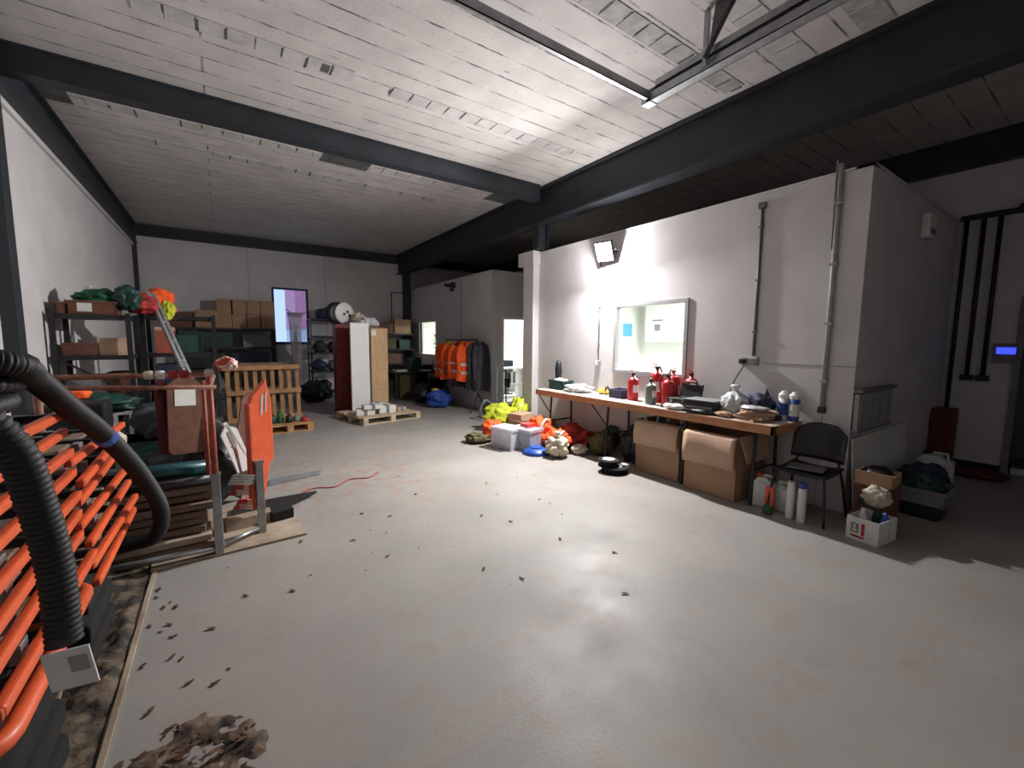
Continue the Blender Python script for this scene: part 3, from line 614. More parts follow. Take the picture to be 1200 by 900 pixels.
# boxes below the bench
def bigbox(loc, d, label, flap):
    o = thing('cardboard_box', label, 'cardboard box', loc); x, y, z = d; t_ = .008
    MB().b2((0, 0, 0), (x, y, t_)).b2((0, 0, 0), (t_, y, z)).b2((x-t_, 0, 0), (x, y, z)).b2((0, 0, 0), (x, t_, z)).b2((0, y-t_, 0), (x, y, z)).build('body', 'card', o, bevel=.002)
    f = MB(); pts = [(0, z-.002), (-.05, z-.03), (-.07, z-flap*.6), (-.055, z-flap)]
    y0, y1 = .0, y*.97
    for (a, b) in zip(pts, pts[1:]):
        n = 10
        for k in range(n):
            u0, u1 = k/n, (k+1)/n; wv = lambda u, q: q+.010*math.sin(u*5+z*9)
            f.quad([(wv(u0, a[0]), y0+(y1-y0)*u0, a[1]), (wv(u1, a[0]), y0+(y1-y0)*u1, a[1]), (wv(u1, b[0]), y0+(y1-y0)*u1, b[1]), (wv(u0, b[0]), y0+(y1-y0)*u0, b[1])])
    bmesh.ops.remove_doubles(f.bm, verts=f.bm.verts, dist=.0005)
    fo = f.build('flap', 'cardlt', o, smooth=True); sm = fo.modifiers.new('solid', 'SOLIDIFY'); sm.thickness = .006
    MB().box((x/2, -.05, z-.12), (x*.95, .006, .26), Matrix.Rotation(R(-20), 3, 'X')).build('flap', 'cardlt', o)
    MB().b2((-.002, y*.1, z*.30), (0, y*.9, z*.305)).build('crease', 'card', o)
    return o
bigbox((4.25, 2.82, 0), (.48, .62, .65), 'left large cardboard box with bottles on top under the bench', .30)
bigbox((4.19, 2.14, 0), (.55, .58, .66), 'right large cardboard box with a big open flap under the bench', .34)
for k, (x, y, m_, lb) in enumerate(((4.34, 3.32, 'bag', 'clear bottle leaning furthest left in the open box under the bench'), (4.38, 3.2, 'lblue', 'light blue bottle second from left in the open box under the bench'), (4.36, 3.08, 'bag', 'clear bottle second from right in the open box under the bench'), (4.4, 2.97, 'dblue', 'dark blue bottle furthest right in the open box under the bench'))):
    o = thing('spray_bottle', lb, 'bottle', (x, y, .45), rot=(R(10*k-15), 0, 0))
    MB().lathe([(.035, 0), (.037, .02), (.037, .17), (.015, .21), (.013, .23)], n=16).build('body', m_, o, smooth=True); MB().lathe([(.017, .22), (.017, .25)], n=12).build('cap', 'white', o)

# ================================================================== right side: chair, cans, boxes, boards
ch = thing('plastic_chair', 'black plastic stacking chair beside the bench end', 'chair', (4.47, 1.62, 0), R(90))
# local: faces -Y -> rotated; back at +Y(local) = -X? use local x = width, y = depth (front = +y after rotation points to -X)
sb = MB(); n = 12
def shell(fn, nu=12, nv=8):
    g_ = [[sb.bm.verts.new(fn(u/nu, v/nv)) for v in range(nv+1)] for u in range(nu+1)]
    for u in range(nu):
        for v in range(nv): sb.bm.faces.new((g_[u][v], g_[u+1][v], g_[u+1][v+1], g_[u][v+1]))
shell(lambda u, v: Vector(((u-.5)*.44*(1-.06*v), .22-v*.43, .44+.02*(2*u-1)**2-.025*math.sin(v*3.1)-.02*(1-v)**6)))
so = sb.build('seat', 'black', ch, smooth=True); so.modifiers.new('s', 'SOLIDIFY').thickness = .012
sb = MB()
def bk_(u, v):
    w_ = .44-.10*max(0, v-.6)**2*2.5
    x = (u-.5)*w_; z = .50+v*.34; c_ = (2*u-1)
    if v > .75: z -= .09*(abs(c_)**4)*(v-.75)/.25
    return Vector((x, -.20-.07*v+.05*c_*c_, z))
shell(bk_)
bo = sb.build('backrest', 'black', ch, smooth=True); bo.modifiers.new('s', 'SOLIDIFY').thickness = .012
for sx in (-1, 1):
    MB().tube(spline([(sx*.19, .19, .43), (sx*.21, .21, .3), (sx*.235, .24, 0)], 5), .011).build('leg', 'blackm', ch, smooth=True)
    MB().tube(spline([(sx*.19, -.17, .43), (sx*.21, -.2, .3), (sx*.235, -.26, 0)], 5), .011).build('leg', 'blackm', ch, smooth=True)
MB().cyl((-.19, .17, .425), (.19, .17, .425), .01).cyl((-.19, -.15, .425), (.19, -.15, .425), .01).cyl((-.19, -.17, .425), (-.19, .19, .425), .01).cyl((.19, -.17, .425), (.19, .19, .425), .01).cyl((-.19, -.17, .425), (-.16, -.2, .52), .01).cyl((.19, -.17, .425), (.16, -.2, .52), .01).build('frame', 'blackm', ch)
tag(MB().b2((-.1, -.14, 0), (.1, .14, .012)).build('folded_cloth', 'midgrey', bevel=.004), 'grey folded cloth on the black chair seat', 'cloth', loc=(4.42, 1.62, .452), rz=.2)

def jerry(loc, rz, d, label, m='can', cap='orange'):
    o = thing('jerrycan', label, 'jerrycan', loc, rz); x, y, z = d
    MB().b2((-x/2, -y/2, 0), (x/2, y/2, z*.82)).build('body', m, o, bevel=.025, seg=3)
    MB().prism([(-x*.42, z*.78), (x*.42, z*.78), (x*.30, z*.93), (-x*.1, z*.93)], -y*.38, y*.38, 'Y').build('shoulder', m, o, bevel=.01)
    MB().tube([(-x*.35, 0, z*.8), (-x*.3, 0, z*.98), (x*.05, 0, z*.98), (x*.1, 0, z*.86)], .014).build('handle', m, o)
    MB().lathe([(.024, z*.9), (.024, z), (.02, z)], (x*.26, 0, 0), n=14).build('cap', cap, o)
    return o
jerry((4.34, 1.93, 0), R(100), (.19, .14, .32), 'milky jerrycan with orange cap next to the large cardboard box')
jerry((4.38, 1.76, 0), R(80), (.18, .14, .28), 'smaller milky jerrycan beside the white tubes under the chair', cap='white')
tag(MB().lathe([(.03, 0), (.04, .01), (.04, .06), (.03, .08)], n=14).build('small_tub', 'green'), 'small green tub in front of the jerrycans', 'tub', loc=(4.17, 1.82, 0))
tag(MB().b2((-.01, -.04, 0), (.01, .04, .24)).build('orange_bottle_label', 'orange', bevel=.006), 'thin orange bottle between the two jerrycans', 'bottle', loc=(4.25, 1.845, 0))
for (x, y, h, c_, lb) in ((4.24, 1.66, .34, 'white', 'white sealant tube with white cap standing under the chair'), (4.22, 1.56, .36, 'dblue', 'white aerosol tube with blue cap standing under the chair')):
    o = thing('aerosol_can', lb, 'can', (x, y, 0)); MB().lathe([(.031, 0), (.033, .01), (.033, h-.05), (.026, h-.04)], n=18).build('body', 'white', o, smooth=True); MB().lathe([(.03, h-.045), (.03, h), (.024, h+.005)], n=18).build('cap', c_, o)

o = thing('printed_carton', 'low white carton with dark symbol and pink print on the floor', 'box', (4.36, 1.10, 0), R(-8))
MB().b2((-.18, -.13, 0), (-.17, .13, .19)).b2((.17, -.13, 0), (.18, .13, .19)).b2((-.17, -.13, 0), (.17, -.12, .19)).b2((-.17, .12, 0), (.17, .13, .19)).b2((-.17, -.12, 0), (.17, .12, .01)).build('body', 'paper', o)
MB().b2((-.184, .03, .06), (-.18, .09, .14)).build('symbol', 'midgrey', o); MB().b2((-.186, .042, .072), (-.184, .078, .092)).b2((-.186, .05, .10), (-.184, .07, .13)).build('symbol_detail', 'paper', o)
MB().b2((-.184, -.02, .05), (-.18, .005, .15)).b2((-.184, -.02, .025), (-.18, .09, .04)).build('pink_print', 'redcloth', o); o.scale = (.8, .85, 1)
for (x, y, m_, lb) in ((4.36, 1.16, 'white', 'white bottle top inside the printed carton'), (4.38, 1.02, 'blue', 'blue bottle inside the printed carton'), (4.5, 1.1, 'dkgreen', 'green bottle inside the printed carton')):
    tag(MB().lathe([(.035, 0), (.035, .16), (.015, .2), (.015, .225)], n=14).build('bottle', m_, smooth=True), lb, 'bottle', loc=(x, y, .012))
o = thing('stacked_crate', 'dark brown crate behind the white printed carton', 'crate', (4.74, 1.18, 0), 0); MB().b2((-.16, -.12, 0), (.16, .12, .38)).build('body', 'brown', o, bevel=.005); MB().b2((-.172, -.08, .2), (-.162, .08, .26)).build('handle_slot', 'black', o)
o = thing('cardboard_tray', 'small cardboard tray on top of the dark brown crate', 'tray', (4.73, 1.18, .38), .06)
MB().b2((-.16, -.13, 0), (.16, .13, .008)).b2((-.16, -.13, 0), (-.15, .13, .12)).b2((.15, -.13, 0), (.16, .13, .1)).b2((-.16, -.13, 0), (.16, -.12, .1)).b2((-.16, .12, 0), (.16, .13, .1)).build('body', 'card', o)
softbag('black_cloth', 'black cloth heaped in the cardboard tray', 'cloth', (4.73, 1.18, .39), (.26, .2, .14), 'black', 31, .3, sub=3)
softbag('white_rag', 'cream rag hanging in front of the dark brown crate', 'rag', (4.50, 1.12, .235), (.15, .19, .17), 'cream', 33, .25, 3, sub=4)
o = crate('grey_crate', 'pale grey crate standing on two dark supports right of the cartons', 'crate', (5.42, 1.0, .14), (.4, .36, .14), 'midgrey')
tag(MB().b2((-.16, -.14, 0), (.16, .14, .14)).build('black_block', 'black', bevel=.02), 'black block below the pale grey crate', 'block', loc=(5.42, 1.0, 0))
softbag('green_sack', 'dark green sack on the pale grey crate', 'sack', (5.42, 1.02, .16), (.34, .3, .22), 'dkgreen', 35, .4)
softbag('dark_sack', 'dark sack behind the grey crate near the end wall', 'sack', (5.95, 1.14, 0), (.5, .4, .36), 'navy', 36, .4)
jerry((6.35, 1.12, 0), R(95), (.3, .2, .44), 'large white drum canister near the red cabinet', cap='black')
o = thing('leaning_board', 'pale sheet leaning low against the shaded end wall', 'board', (5.75, 1.35, 0), rot=(R(-5), 0, 0)); MB().b2((-.95, -.006, 0), (.7, .006, .72)).build('panel', 'door', o)
o = thing('wall_heater', 'pale slatted heater frame on the shaded end wall above the leaning sheet', 'heater', (5.3, 1.43, .78))
MB().b2((-.5, -.05, 0), (.45, -.01, .36)).build('body', 'conduitlt', o, bevel=.01); MB().b2((-.5, -.07, .37), (.5, 0, .40)).b2((-.5, -.055, -.01), (.5, 0, .015)).build('bars', 'midgrey', o)
for k in range(4): MB().b2((-.4+k*.24, -.056, .04), (-.38+k*.24, -.05, .33)).build('slat', 'midgrey', o)
o = thing('red_cabinet', 'dark red metal cabinet in the shaded corner', 'cabinet', (7.72, 1.32, 0)); MB().b2((-.16, -.10, 0), (.16, .10, .78)).build('body', 'darkred', o, bevel=.01); MB().b2((-.165, -.06, .05), (-.16, .06, .72)).build('door', 'darkred', o)
softbag('dark_red_cloth', 'dark red cloth on the floor in front of the red cabinet', 'cloth', (7.5, .95, 0), (.35, .5, .1), 'darkred', 37, .4)

# ================================================================== pile left of the bench
softbag('hivis_bag', 'crumpled yellow green hi-vis jacket heaped at the edge of the pile', 'jacket', (4.12, 6.35, 0), (.62, .55, .48), 'hivisy', 41, .55, 2.2)
o = softbag('hivis_vest', 'yellow hi-vis vest standing up beside the dark bag', 'vest', (4.43, 6.25, 0), (.3, .35, .55), 'hivisy', 42, .45)
MB().tube(spline([(-.1, -.15, .05), (-.11, -.17, .3), (0, -.1, .5)]), .02).build('reflective_band', 'reflect', o, smooth=True)
softbag('orange_cloth', 'small orange hi-vis cloth left of the clear storage tubs', 'cloth', (3.55, 5.75, 0), (.32, .3, .33), 'hivis', 43, .45)
softbag('green_cloth', 'dark green camouflage cloth on the floor at the left end of the pile', 'cloth', (3.32, 5.75, 0), (.42, .35, .14), 'olive', 44, .6)
bg_ = softbag('black_bag', 'black holdall lying behind the small pale cardboard box', 'bag', (4.95, 6.95, 0), (.6, .5, .36), 'black', 45, .4, strap='black')
va = thing('vacuum_cleaner', 'black vacuum cleaner with hose behind the pile', 'vacuum cleaner', (4.55, 7.35, 0))
MB().lathe([(.16, 0), (.18, .05), (.18, .22), (.12, .32), (.04, .34)], n=20).build('body', 'black', va, smooth=True)
MB().tube(spline([(-.05, -.1, .3), (-.25, -.15, .42), (-.34, -.1, .25), (-.28, -.05, .05)]), .025).build('hose', 'midgrey', va, smooth=True)
MB().cyl((.1, 0, .25), (.15, .05, 1.05), .015).build('wand', 'alu', va)
sn = thing('tripod_stand', 'thin black stand in front of the rear office doorway', 'stand', (4.95, 7.45, 0))
MB().cyl((0, 0, .1), (0, 0, 1.0), .014).cyl((.05, 0, .5), (.05, 0, .95), .01).build('pole', 'black', sn)
for k in range(3): MB().cyl((0, 0, .25), (.25*math.cos(k*2.1+.4), .25*math.sin(k*2.1+.4), 0), .012).build('leg', 'black', sn)
MB().box((.03, 0, .72), (.14, .05, .2)).build('head', 'grey', sn, bevel=.02)
o = thing('small_box', 'small pale cardboard box on the dark carton behind the storage tubs', 'box', (4.25, 5.92, .24), .3); MB().b2((-.18, -.14, 0), (.18, .14, .12)).build('body', 'cardlt', o, bevel=.003); MB().b2((-.18, -.01, .119), (.18, .01, .123)).build('tape', 'card', o)
o = thing('dark_carton', 'wide dark cardboard carton on the floor behind the storage tubs', 'box', (4.38, 5.8, 0), .15); MB().b2((-.3, -.25, 0), (.35, .25, .24)).build('body', 'card', o, bevel=.003); MB().b2((-.31, -.26, .22), (.36, .26, .25)).build('lid', 'card', o)
def tub(loc, d, rz, label, lid, cm, handle=None):
    o = crate('storage_tub', label, 'storage tub', loc, d, 'clear', rz, .008)
    MB().b2((-d[0]/2-.015, -d[1]/2-.015, d[2]), (d[0]/2+.015, d[1]/2+.015, d[2]+.025)).build('lid', lid, o, bevel=.006)
    for i, cmm in enumerate(cm): MB().blob((d[0]*(-.22+.44*i), 0, .015), (d[0]*.5, d[1]*.85, d[2]*.75), 50+i, .3, 3, 3).build('contents', cmm, o, smooth=True)
    if handle: MB().b2((-.1, -.08, d[2]+.025), (.1, .08, d[2]+.08)).build('red_case', handle, o, bevel=.01)
    return o
tub((3.50, 5.22, 0), (.3, .4, .3), .25, 'clear narrow storage tub at the left of the pile', 'clear', ('paper', 'white'))
tub((3.78, 5.08, 0), (.42, .42, .29), .25, 'clear wide storage tub with a red case on its lid', 'clear', ('navy', 'maroon'), 'redplastic')
MB().lathe([(.13, .0), (.135, .03), (.12, .04)], n=20)
bw = thing('blue_bowl', 'blue plastic bowl upside down on the floor in front of the storage tubs', 'bowl', (3.66, 4.72, 0))
MB().lathe([(.19, 0), (.20, .012), (.17, .05), (.10, .085), (.02, .09)], n=28).build('bowl', 'blue', bw, smooth=True); MB().lathe([(.09, .085), (.09, .1), (.08, .1)], n=20).build('foot_ring', 'blue', bw)
softbag('plastic_bag', 'cream and white sack slumped beside the blue bowl', 'bag', (3.80, 4.42, 0), (.3, .3, .27), 'cream', 61, .4, knot=True)
for (x, y, d_, sd, m_, lb) in ((4.02, 5.05, (.36, .36, .42), 62, 'hivis', 'orange hi-vis jacket heaped highest, right of the storage tubs'), (4.02, 4.68, (.34, .42, .3), 63, 'hivis', 'bright orange hi-vis jacket slumped behind the cream sack'), (4.34, 4.72, (.42, .4, .36), 64, 'redcloth', 'dark red jacket heaped under the bench'), (4.44, 4.54, (.34, .3, .28), 65, 'redcloth', 'red and grey jacket on the floor under the bench next to the bench leg'), (4.17, 4.36, (.22, .22, .13), 66, 'cream', 'cream gloves lying among the red jackets')):
    o = softbag('hivis_jacket' if 'jacket' in lb else 'work_gloves', lb, 'jacket' if 'jacket' in lb else 'gloves', (x, y, 0), d_, m_, sd, .55, 2.2)
    if m_ == 'hivis':
        MB().tube([(p_.x, p_.y, p_.z) for p_ in spline([(-d_[0]*.5, -d_[1]*.2, .03), (-d_[0]*.35, -d_[1]*.35, d_[2]*.7), (0, -d_[1]*.3, d_[2]*1.0), (d_[0]*.3, -d_[1]*.2, d_[2]*.7)])], .022, 6).build('reflective_band', 'reflect', o, smooth=True)
softbag('olive_bag', 'olive canvas bag on the floor under the bench', 'bag', (4.42, 4.18, 0), (.34, .34, .32), 'olive', 67, .3, strap='olive')
softbag('black_bag', 'black bag under the bench between olive bag and cardboard box', 'bag', (4.52, 3.68, 0), (.32, .32, .45), 'black', 68, .35)
softbag('teal_bag', 'dark teal bag against the wall under the bench', 'bag', (4.72, 4.28, 0), (.12, .3, .36), 'teal', 69, .3)
def reel(loc, r, h, label, hub):
    o = thing('cable_reel', label, 'reel', loc)
    MB().lathe([(r*.35, 0), (r, 0), (r, .015), (r*.8, .02), (r*.8, h-.02), (r, h-.015), (r, h), (r*.35, h)], n=28).build('drum', 'rubber', o, smooth=False, bevel=.003)
    MB().lathe([(r*.28, h-.03), (r*.62, h-.01), (r*.62, h+.008), (r*.28, h+.008)], n=24).build('hub', hub, o); return o
reel((3.94, 3.50, .0), .165, .07, 'lower black cable reel lying flat in front of the cardboard boxes', 'midgrey')
reel((3.90, 3.56, .071), .13, .08, 'upper black cable reel with grey hub stacked on the other', 'reflect')
tag(MB().lathe([(.025, 0), (.05, 0), (.05, .03), (.025, .03)], n=18).build('tape_roll', 'reflect'), 'silver tape roll on the lower cable reel', 'tape', loc=(4.05, 3.43, .071))
# things beside the pilaster on the bench
o = thing('hand_torch', 'black and yellow upright tool standing at the far end of the bench', 'tool', (4.62, 5.38, BZ)); MB().lathe([(.05, 0), (.055, .05), (.05, .2), (.06, .3), (.045, .42), (.02, .46)], n=14).build('body', 'black', o, smooth=True); MB().lathe([(.057, .08), (.057, .16)], n=14).build('band', 'yellow', o)

# ================================================================== coat rail with jackets
gr = thing('garment_rail', 'black metal garment rail beside the rear office wall', 'clothes rail', (4.70, 8.95, 0))
MB().cyl((0, -.75, 1.62), (0, .85, 1.62), .016).build('rail', 'blackm', gr)
for y in (-.75, .85):
    MB().cyl((0, y, .35), (0, y, 1.62), .014).build('post', 'blackm', gr)
    MB().cyl((-.22, y-.05, 0), (0, y, .45), .012).cyl((.22, y+.05, 0), (0, y, .45), .012).build('foot', 'blackm', gr)
def jacket(loc, rz, m, label, seed, band='reflect', ln=.78, w=.5, yoke=None):
    o = thing('work_jacket' if m == 'grey' else 'hivis_jacket', label, 'jacket', loc, rz)
    def body(u, v):   # u around 0..1, v top..bottom
        a = 2*math.pi*u; ww = w*(.36+.5*min(1, v*5)**.5*.42+.10*v); dd = .07+.06*min(1, v*3)+.03*math.sin(a*5+seed)*v
        x = ww*math.cos(a); y = dd*math.sin(a)*(1+.25*math.sin(a*3+seed*2+v*4))
        z = -.02-v*ln+.03*math.sin(a*2+seed)*v-.10*abs(math.cos(a))*(1-min(1, v*4))*.8
        return Vector((x+.015*math.sin(v*7+seed), y, z))
    def surf(fn, nu, nv):
        mb = MB(); g_ = [[mb.bm.verts.new(fn(u/nu, v/nv)) for v in range(nv+1)] for u in range(nu)]
        for u in range(nu):
            for v in range(nv): mb.bm.faces.new((g_[u][v], g_[(u+1) % nu][v], g_[(u+1) % nu][v+1], g_[u][v+1]))
        return mb
    mb = surf(body, 28, 14); mb.build('body', m, o, smooth=True)
    for s in (-1, 1):
        MB().tube(spline([(s*w*.34, 0, -.07), (s*w*.50, .01, -.22), (s*w*.56, -.02, -.45), (s*w*.55, -.05, -ln*.86)], 5), lambda i: .075-.0016*i, 10).build('sleeve', m, o, smooth=True)
    if band:
        for v0 in (.52, .74):
            bb = surf(lambda u, v, v0=v0: (lambda p_: Vector((p_.x*1.03, p_.y*1.06+.0, p_.z)))(body(u, v0+v*.07)), 28, 1); bb.build('reflective_band', band, o, smooth=True)
    MB().tube(spline([(-.08, .02, -.05), (0, -.06, -.0), (.08, .02, -.05)], 5), .03, 8).build('collar', yoke or m, o, smooth=True)
    MB().tube([(-.16, 0, -.07), (0, 0, .0), (.16, 0, -.07)], .008, 6).tube([(0, 0, 0), (0, 0, .03), (.018, 0, .045), (0, 0, .06), (-.014, 0, .05)], .004, 6).build('hanger', 'blackm', o)
    return o
js = [(.0, .78, .15, 'hivis', 'leftmost orange hi-vis jacket on the rail, furthest back'), (-.04, .58, .4, 'hivis', 'orange hi-vis jacket with yellow collar hanging second on the rail'), (-.04, .36, .1, 'hivis', 'third orange hi-vis jacket from the left on the rail'), (-.02, .16, .05, 'grey', 'narrow dark coat hanging between orange jackets'), (-.02, -.06, -.25, 'hivis', 'orange hi-vis jacket just right of the narrow dark coat'), (.02, -.28, .2, 'hivis', 'rightmost orange hi-vis jacket, next to the grey coats'), (.07, -.50, .1, 'grey', 'dark grey coat beside the rightmost orange jacket'), (.10, -.70, -.1, 'grey', 'dark grey coat at the front end of the rail')]
for i, (dx, dy, rz, m_, lb) in enumerate(js):
    jacket((4.70+dx, 8.95+dy, 1.56), rz, m_, lb, i*1.7+.5, 'reflect' if m_ == 'hivis' else None, .84 if m_ == 'hivis' else 1.05, .56 if m_ == 'hivis' else .28, 'hivisy' if i == 1 else None)
softbag('blue_sack', 'bright blue woven sack on the floor beneath the hi-vis jackets', 'sack', (4.28, 9.35, 0), (.62, .5, .42), 'bluebag', 71, .3, 2)
softbag('yellow_rag', 'small yellow rag on top of the blue sack', 'rag', (4.2, 9.4, .38), (.2, .15, .08), 'yellow', 72, .4, sub=3)

# ================================================================== back right desk and shelving
def rack(name, label, cat, loc, d, levels, rz=0, m='blackm', post=.035, boardm='black'):
    o = thing(name, label, cat, loc, rz); x, y, z = d
    for px in (0, x):
        for py in (0, y): MB().b2((px-post/2, py-post/2, 0), (px+post/2, py+post/2, z)).build('post', m, o)
    for lv in levels: MB().b2((0, 0, lv-.05), (x, y, lv)).build('shelf', boardm, o)
    return o
rack('metal_shelving', 'cluttered dark shelving in the back right corner', 'shelving', (3.75, 12.45, 0), (1.15, .5, 2.05), (.3, .9, 1.35, 1.8))
def boxes(items):
    for (nm, lb, ct, x, y, z, dx, dy, dz, m_) in items:
        o = thing(nm, lb, ct, (x, y, z), rnd.uniform(-.06, .06))
        MB().b2((-dx/2, -dy/2, 0), (dx/2, dy/2, dz)).build('body', m_, o, bevel=.004)
        if 'cardboard' in nm: MB().b2((-dx/2-.001, -.025, dz*.6), (dx/2+.001, .025, dz+.002)).b2((-dx/2, -dy/2-.002, dz*.66), (dx/2, -dy/2, dz*.68)).build('tape', 'cardlt', o)
        else: MB().b2((-dx/2-.006, -dy/2-.006, dz*.85), (dx/2+.006, dy/2+.006, dz)).build('rim', m_, o)
boxes([('cardboard_box', 'cardboard box on top of the back right corner shelving', 'box', 4.55, 12.65, 1.8, .5, .38, .42, 'card'),
 ('cardboard_box', 'flatter dark box left of the cardboard box on the corner shelving', 'box', 4.05, 12.65, 1.8, .42, .36, .32, 'brown'),
 ('plastic_box', 'black box on the second shelf of the corner shelving', 'box', 4.1, 12.68, 1.35, .5, .34, .3, 'olive'),
 ('plastic_box', 'green box at the right of the corner shelving', 'box', 4.62, 12.68, 1.35, .36, .34, .26, 'dkgreen'),
 ('plastic_box', 'brown box low on the corner shelving', 'box', 4.2, 12.68, .9, .6, .34, .3, 'brown')])
o = thing('office_desk', 'dark cluttered desk in the back right corner', 'desk', (3.75, 10.9, 0)); MB().b2((0, 0, .72), (1.2, .7, .76)).build('desktop', 'black', o); MB().b2((.02, .6, .1), (1.18, .63, .72)).build('modesty_panel', 'black', o)
for x, y in ((.03, .03), (1.17, .03), (.03, .67), (1.17, .67)): MB().b2((x-.025, y-.025, 0), (x+.025, y+.025, .72)).build('leg', 'blackm', o)
o = thing('filing_cabinet', 'dark brown filing cabinet below the cluttered desk', 'cabinet', (4.15, 11.05, 0)); MB().b2((-.22, 0, 0), (.22, .5, .68)).build('body', 'olive', o)
for k in range(3): MB().b2((-.2, -.01, .03+k*.215), (.2, 0, .23+k*.215)).build('drawer', 'olive', o)
boxes([('paper_stack', 'stack of white papers on the dark corner desk', 'papers', 3.95, 11.1, .76, .3, .3, .06, 'paper'), ('white_box', 'white box on the right of the dark corner desk', 'box', 4.72, 11.15, .93, .24, .2, .26, 'white'), ('dark_machine', 'dark machine on the corner desk beside the white box', 'machine', 4.45, 11.35, .76, .4, .3, .36, 'dkgreen'), ('plastic_box', 'black box supporting the white box on the corner desk', 'box', 4.72, 11.15, .76, .3, .28, .17, 'black'), ('paper_stack', 'white papers at the right front of the dark corner desk', 'papers', 4.62, 10.98, .76, .3, .1, .04, 'paper')])
o = thing('dark_bin', 'tall dark bin on the floor between the corner desk and the jackets', 'bin', (4.72, 10.45, 0)); MB().lathe([(.16, 0), (.2, .6), (.21, .6), (.21, .63), (.19, .63)], n=18).build('body', 'black', o, smooth=True); MB().lathe([(.215, .62), (.2, .67), (.05, .69)], n=18).build('lid', 'dkgreen', o)
softbag('black_sack', 'black sack on the floor in front of the corner desk', 'sack', (4.3, 10.3, 0), (.6, .5, .5), 'black', 74, .35)

# ================================================================== pallet island with panels
def pallet(name, label, loc, rz, d=(1.2, 1.0), m='palletlt', nb=6, rot=None):
    o = thing(name, label, 'pallet', loc, rz, rot=rot); x, y = d; bw_ = y/nb*.72
    for k in range(nb):
        yy = -y/2+bw_/2+k*(y-bw_)/(nb-1); MB().b2((-x/2, yy-bw_/2, .12), (x/2, yy+bw_/2, .14)).build('deck_board', m, o, bevel=.002)
    for xx in (-x/2+.05, 0, x/2-.05):
        MB().b2((xx-.05, -y/2, .1), (xx+.05, y/2, .12)).build('stringer', m, o)
        for yy in (-y/2+.07, 0, y/2-.07): MB().b2((xx-.05, yy-.07, .02), (xx+.05, yy+.07, .1)).build('block', m, o)
    for yy in (-y/2+.05, 0, y/2-.05): MB().b2((-x/2, yy-.05, 0), (x/2, yy+.05, .02)).build('base_board', m, o)
    return o
pallet('wooden_pallet', 'pale wooden pallet lying flat under the upright panels', (2.62, 8.68, 0), R(12), (1.25, 1.15))
PZ = .142
o = thing('maroon_cabinet', 'tall maroon red patterned locker behind the white panel', 'locker', (2.17, 9.75, 0), R(-4)); MB().b2((-.14, -.25, 0), (.16, .25, 1.93)).build('body', 'maroon', o, bevel=.004)
for k in range(6): MB().b2((-.15, -.256, .05+k*.31), (.165, -.25, .33+k*.31)).build('door', 'maroon', o, bevel=.003)
o = thing('laminate_board', 'tall white laminated panel standing on the flat pallet', 'panel', (2.36, 9.0, PZ), R(4)); MB().b2((-.19, -.03, 0), (.19, .03, 1.80)).build('panel', 'door', o, bevel=.003); MB().b2((.19, -.03, 0), (.195, .03, 1.8)).build('edge_strip', 'cardlt', o)
o = thing('door_blank', 'tall pale wooden door panel standing beside the white panel', 'panel', (2.72, 8.96, PZ), R(4)); MB().b2((-.15, -.03, 0), (.2, .03, 1.7)).build('panel', 'woodz', o, bevel=.003); MB().b2((-.14, -.036, 1.55), (-.04, -.03, 1.66)).build('paper_label', 'paper', o); MB().b2((-.15, -.034, .42), (.2, -.03, .43)).build('rail_line', 'card', o)
for k, (x, y, z, dx, dy, dz, lb) in enumerate(((2.28, 8.42, PZ, .34, .3, .12, 'white package at the front left of the flat pallet'), (2.40, 8.36, PZ+.12, .36, .3, .08, 'white flat package stacked on the front left package'), (2.70, 8.48, PZ, .34, .3, .15, 'white package at the front middle of the flat pallet'), (2.62, 8.75, PZ, .3, .2, .17, 'white package behind the middle package on the pallet'), (2.98, 8.6, PZ, .2, .4, .09, 'low cream package on the right of the flat pallet'))):
    o = thing('shrink_wrapped_package', lb, 'package', (x, y, z), .1*(k-2)); MB().b2((-dx/2, -dy/2, 0), (dx/2, dy/2, dz)).build('body', 'paper' if k < 4 else 'cardlt', o, bevel=.01); MB().b2((-.03, -dy/2-.003, 0), (.03, dy/2+.003, dz+.003)).build('strap', 'midgrey', o)
# white ball shaped roll and bags on top of the locker
o = thing('cable_drum', 'round white drum with black markings on top of the maroon locker', 'drum', (2.22, 9.75, 1.93), R(20))
MB().lathe([(.05, -.09), (.20, -.09), (.235, -.06), (.235, .06), (.20, .09), (.05, .09)], (0, 0, .235), n=28, axis='Y').build('body', 'white', o, smooth=True)
MB().box((.05, -.10, .27), (.05, .012, .05)).box((-.03, -.10, .22), (.04, .012, .05)).box((.1, -.10, .2), (.035, .012, .05), Matrix.Rotation(.5, 3, 'Y')).build('markings', 'black', o)
MB().lathe([(.14, -.09), (.22, -.09), (.236, -.05), (.236, .03), (.14, .03)], (-.14, .02, .235), n=24, axis='Y').build('black_rim', 'black', o, smooth=True)
softbag('plastic_bag', 'white plastic bag on top of the wooden door panel', 'bag', (2.60, 9.3, 1.85), (.46, .36, .22), 'bag', 81, .5)
tag(MB().b2((-.28, -.2, 0), (.3, .2, .02)).b2((-.28, -.2, -1.85), (-.26, .2, 0)).b2((.28, -.2, -1.85), (.3, .2, 0)).build('tall_carton', 'brown'), 'dark carton frame between the locker and the panels', 'carton', loc=(2.62, 9.3, 1.85))
softbag('red_cloth', 'folded red and cream cloth on top beside the round white drum', 'cloth', (2.5, 9.55, 1.87), (.24, .2, .3), 'cream', 83, .4)

